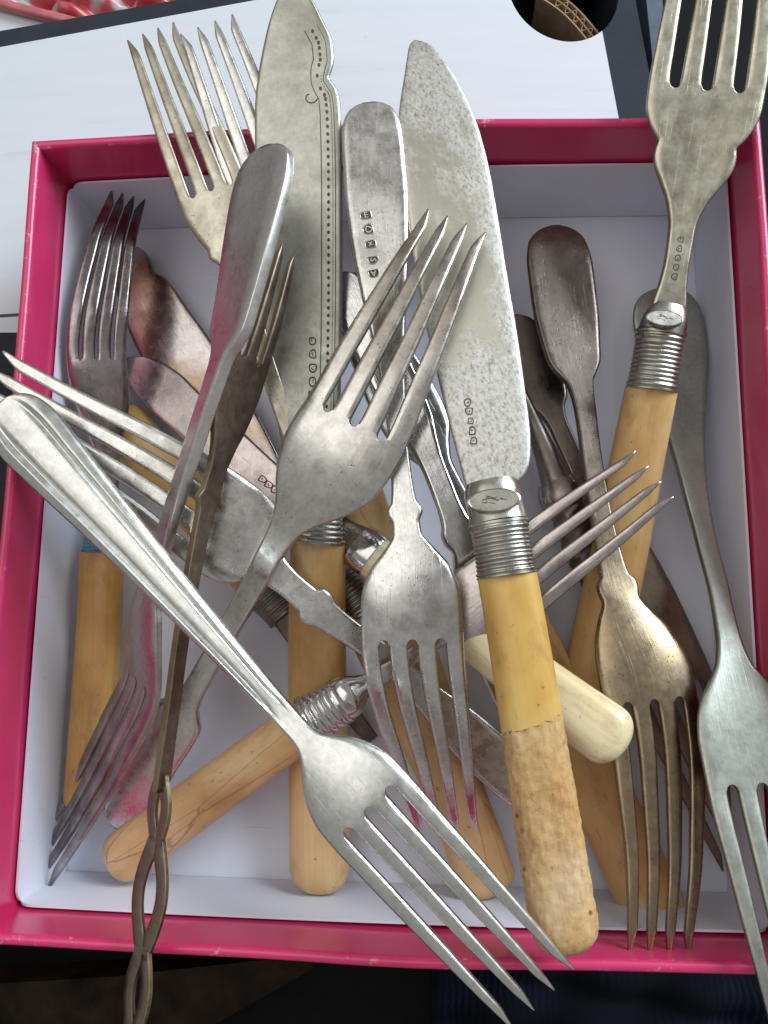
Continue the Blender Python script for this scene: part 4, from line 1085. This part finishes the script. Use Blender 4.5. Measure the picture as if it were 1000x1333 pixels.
# --- big fish knife with weathered handle
def knife_big():
    t = thing('fish_knife', un(740, 1240, 40), 'big speckled fish knife in the middle, yellow bone handle weathered at its lower end', 'fish knife')
    b, sf = blade(t, [(539,53,542,53,47),(533,60,556,57,47),(530,76,577,78,47),(526,102,600,114,47),(521,134,617,150,46.5),(519,155,627,180,46.5),(520,182,637,220,46.5),(526,245,647,275,46),(538,335,659,350,46),(555,425,673,432,46),(572,500,684,510,46),(590,572,691,575,46),(598,602,690,600,46.2),(603,622,683,618,46.5),(607,634,672,630,47),(609,640,668,637,47)],
        M['worn'], 171, 1.6)
    row_of_stamps(b, sf, [(609,524),(611,535),(613,548),(615,561),(617,574)], 4.6, [None, None, None, '4', None], M['nickel_warm'], aspect=1.2)
    cap, ax = lathe(t, [(639,630,47.5,34),(641,640,48,37),(645,660,48.5,36.5),(648,676,48.5,37.5),(649,682,48.5,38)], M['ferrule'], 172, 0.85, 'cap', 48, 2.3)
    cartouche(t, cap, (643, 651, 54.5), (606, 654), (680, 647), 0.0060, 0.0027)
    ferrule(t, [(649,680,48.5,37.5),(653,712,48.5,37.5),(660,750,48.5,38.5)], M['ferrule'], 173, 9, 110, 0.78, 72)
    hst = [(660,748,48.5,38.5),(676,840,48.5,39.5),(692,940,48.3,41),(714,1080,48,43.5),(733,1190,47.8,44.5),(741,1243,47.6,44.5)]
    from mathutils import noise as mn, Vector as MV
    def edge_warp(q, a):                                  # ragged, slanting line where the polish has gone
        return math.exp(-((q-0.40)/0.06)**2)*(0.0016*math.cos(a-0.4)+0.0012*mn.fractal(MV((math.cos(a)*3, math.sin(a)*3, 4.0)), 0.8, 2, 4))
    lathe(t, hst, M['bone_yellow'], 174, 0.62, 'handle', 44, 2.5, s_range=(0, 0.40), close1=False, warp=edge_warp)
    from mathutils import noise as mn, Vector as MV
    def rough(s_, a):
        p = MV((s_*640, math.cos(a)*6, math.sin(a)*6))
        return 0.00030*mn.fractal(p, 0.9, 2.1, 4) - 0.00012
    o2, _ = lathe(t, hst, M['bone_rough'], 174, 0.62, 'weathered_end', 80, 2.5, s_range=(0.40, 1.0), end_round=0.007, rough=rough, close0=False, step=0.0007, warp=edge_warp)
    o2['label'] = 'rough pitted tan lower half of the handle'
knife_big()

# --- central fork, tines down, hallmarked handle up
def fork_centre_down():
    t = thing('table_fork', un(484, 140, 44), 'silver fork in the centre with tines down and hallmarked handle end at the top', 'fork')
    r = fork_metal(t, [(481,136,47.5,8),(481.2,138,47.5,18),(482,142,47.5,26),(483,150,47.5,33),(485,170,47.5,39),(489,240,47.5,41),(494,310,47,38),(500,380,46.5,30),(506,440,46,22),(512,500,46,16),(518,570,45.5,12.5),(523,625,45,14),(526,655,45,17),(526.5,663,45,23),(527,670,45,23),(528,679,45,18),(530,696,45,19),(532,713,45,31),(534,740,45.5,53),(535,775,45.5,65),(537,838,43.5,67),
        (548,900,40,64),(566,1000,32,51),(584,1088,22,39)], 15, 20, M['silver'], 181, dish=-1.0, slot=0.6, th=(2.0, 2.8, 2.0, 1.4), roll=0)
    ax = r['axis']; sf = r['surf']
    LET = {'E': 180, 'D': 60, 'x': 0, 'S': 75, 'A': 0}
    for (y, x, ch, sh) in ((282,477,'E','shield'),(300,480,'D','oval'),(320,483,'x','shield'),(340,486,'S','oval'),(357,487,'A','shield')):
        # station whose projection has that row
        i = int(np.argmin([abs(CY-F*((RM.T@(p-CAM))[1]/-((RM.T@(p-CAM))[2]))-y) for p in ax.Pf])); s = ax.sf[i]
        c = ax.Pf[i]; pxc = CX+F*((RM.T@(c-CAM))[0]/-((RM.T@(c-CAM))[2]))
        u = -(x-pxc)/F*depth(c)/ax.Wf[i]
        sgn = 1 if (RM.T@ax.Sf[i])[0] > 0 else -1
        u = sgn*(x-pxc)/F*depth(c)/ax.Wf[i]
        p, S, T, N = sf(s, u)
        stamp(r['handle'], p, S, T, N, 0.00150, 0.00120 if ch != 'D' else 0.00145, ch, ang=0.12, shape=sh, mat=M['silver'], fig=math.radians(LET[ch]))
fork_centre_down()

# --- bronze fork standing on edge, pierced handle
def fork_bronze():
    t = thing('pickle_fork', un(178, 1330, 48), 'narrow bronze fork on edge with pierced openwork handle hanging over the front rim', 'fork')
    fork_metal(t, [(209,1030,48.5,11),(211,1012,48.5,11),(224,920,48.5,10),(236,830,48.5,10),(250,750,48.5,11),(262,690,48.5,12),(268,662,48.5,14),(272,650,48.5,20),(274,640,48.5,15),(281,612,48.5,15),(290,584,48.5,20),(298,555,48.5,30),(306,525,49,37),(315,495,49.5,40),(325,465,50,40),
        (339,420,50.5,38),(354,365,51,34),(367,318,51,29)], 9, 14, M['bronze'], 191, roll=[-60]*9+[-64]*9, dish=-0.4, ntine=3, slot=0.6, th=(1.7, 1.9, 1.7, 1.5), bev=0.10, low=0.8, handle_name='shaft', edge_mat=M['brass_edge'])
    # openwork links
    o = np.array(t.location)
    def pierced(c0, c1, hw, node, bar, roll, name='pierced_link'):
        ax = Axis([(c0[0], c0[1], c0[2], hw), ((c0[0]*2+c1[0])/3, (c0[1]*2+c1[1])/3, (c0[2]*2+c1[2])/3, hw), ((c0[0]+c1[0]*2)/3, (c0[1]+c1[1]*2)/3, (c0[2]+c1[2]*2)/3, hw), (c1[0], c1[1], c1[2], hw)], roll)
        L = ax.L[-1]; n = 44; th = 0.00055; V = []; LPp = []; Fc = []
        for i in range(n+1):
            q = i/n; s_ = L*q; W = ax.ev(ax.Wf, s_); P = ax.ev(ax.Pf, s_); S = ax.ev(ax.Sf, s_); N = ax.ev(ax.Nf, s_)
            out = W*(node+(1-node)*math.sin(math.pi*q)**1.1); inn = max(0.0, (out-bar*W)*1.35)
            if q < 0.06 or q > 0.94: inn = 0.0
            for sg in (-1, 1):
                for (x, h) in ((out, th*0.7), (out*0.93+inn*0.07, th), (inn*0.93+out*0.07, th), (inn, th*0.7), (inn, -th*0.7), (inn*0.93+out*0.07, -th), (out*0.93+inn*0.07, -th), (out, -th*0.7)):
                    V.append(P+S*sg*x+N*h-o); LPp.append((s_+19.3, sg*x, h))
        for i in range(n):
            for sg in (0, 1):
                for j in range(8):
                    a_ = i*16+sg*8+j; b_ = i*16+sg*8+(j+1) % 8
                    Fc.append((a_, b_, b_+16, a_+16))
        for i in (0, n):
            for sg in (0, 1): Fc.append(tuple(i*16+sg*8+j for j in range(8)))
        ob = mesh_obj(name, V, Fc, M['bronze'], t, lp=LPp)
        bm = bmesh.new(); bm.from_mesh(ob.data); bmesh.ops.recalc_face_normals(bm, faces=bm.faces); bm.to_mesh(ob.data); bm.free()
        ob.data.materials.append(M['brass_edge'])
        ob.data.polygons.foreach_set('material_index', [1 if len(p.vertices) == 4 and 4 <= p.index//16 < n-5 and (p.index % 8) in (7, 0, 6) else 0 for p in ob.data.polygons])
        ob.data.set_sharp_from_angle(angle=math.radians(40))
    pierced((211,1008,48.5), (204,1098,48.5), 24, 0.5, 0.82, -36)
    pierced((204.5,1092,48.5), (186,1240,48.5), 31, 0.46, 0.70, -28)
    pierced((187,1234,48.5), (172,1350,48.5), 27, 0.52, 0.78, -34)
fork_bronze()

# --- fork leaning with its shiny fiddle handle up
def fork_pink_handle():
    t = thing('table_fork', un(60, 1130, 5), 'fork with shiny handle reflecting pink at top, tines down in the lower left corner', 'fork')
    fork_metal(t, [(350,194,62,12),(349.5,197,62,28),(348.5,203,62,40),(346,215,62,50),(339,250,62,56),(326,310,61.5,54),(309,392,60,49),(302,430,59,46),(297,445,58.5,38),(291,460,58,25),(283,482,57,19),(262,550,53,17),(236,630,48,17),(216,695,43.5,19),(206,730,40.5,21),(201.5,744,39,23),(199.5,752,38,33),(197.5,762,37,33),(195,772,36.5,31),
        (190,795,35,40),(185,825,33,48),(183,850,31,52),(182,884,29,54),(150,960,23,50),(105,1045,15,42),(54,1130,8,35)],
        15, 22, M['silver_mauve'], 201, roll=[-36]*5+[-38,-41,-42]+[-43,-44]+[-44]*4+[-40]*12, dish=-0.9, bev=0.45, low=0.62, slot=0.3, taper=0.5, th=(3.0, 3.4, 1.8, 1.4), tau_from=12)
fork_pink_handle()

# --- fork with tines to the upper right
def fork_centre_up():
    t = thing('table_fork', un(150, 1072, 8), 'fork with stained tines pointing up right across the big knife, handle down left', 'fork')
    fork_metal(t, [(149,1074,10,6),(152,1069,10.5,18),(157,1060,11,27),(172,1034,13,33),(200,988,17,34),(226,944,21,36),(233,932,22,35),(238,923,23,26),(244,913,23.5,18),(255,893,25,15),(290,833,31,14.5),(330,762,37,16),(358,710,42,18),(372,686,44.5,22),(384,668,46,32),(396,650,47.5,48),(410,630,49,63),(428,604,51,74),(448,575,52,76),(464,550,52.5,74),
        (505,465,54,66),(550,375,54,55),(595,287,52,42)], 13, 19, M['silver_stain'], 211, dish=-1.6, slot=0.5, th=(2.0, 3.4, 2.2, 1.5), roll=0)
fork_centre_up()

# --- front fork with ridged handle
def fork_front():
    t = thing('table_fork', un(10, 535, 52), 'pale silver fork lying on top across the front, ridged handle at left, tines at bottom', 'fork')
    def relief(u, q):
        a = np.abs(u)
        w = smooth_step(0.0, 0.06, q)*(1-smooth_step(0.50, 0.56, q))
        return w*(-0.5*np.exp(-((a-0.50)/0.08)**2)+0.42*np.exp(-((a-0.68)/0.10)**2)+0.25*(1-np.minimum(1, a/0.45)**2))
    fork_metal(t, [(3,527,57,8),(4,528.5,57,18),(7,532,57,28),(14,539,57,37),(24,550,57,43),(40,568,57,46),(70,601,57,43),(140,677,56,35),(220,765,55,27),(300,853,54.5,20),(360,919,54,16),(390,952,54.5,15),(402,965,55,18),(414,978,55.5,30),(428,994,56,47),(445,1014,57,61),(462,1034,57,67),(482,1056,57,68),
        (530,1108,57,66.5),(600,1184,56,63),(660,1249,55,60),(708,1301,53.5,56)], 12, 17, M['silver_bright'], 221, dish=-1.2, slot=0.62, relief=relief, th=(3.0, 3.2, 2.4, 1.8), taper=0.6, tbev=0.75, tlow=0.3)
fork_front()
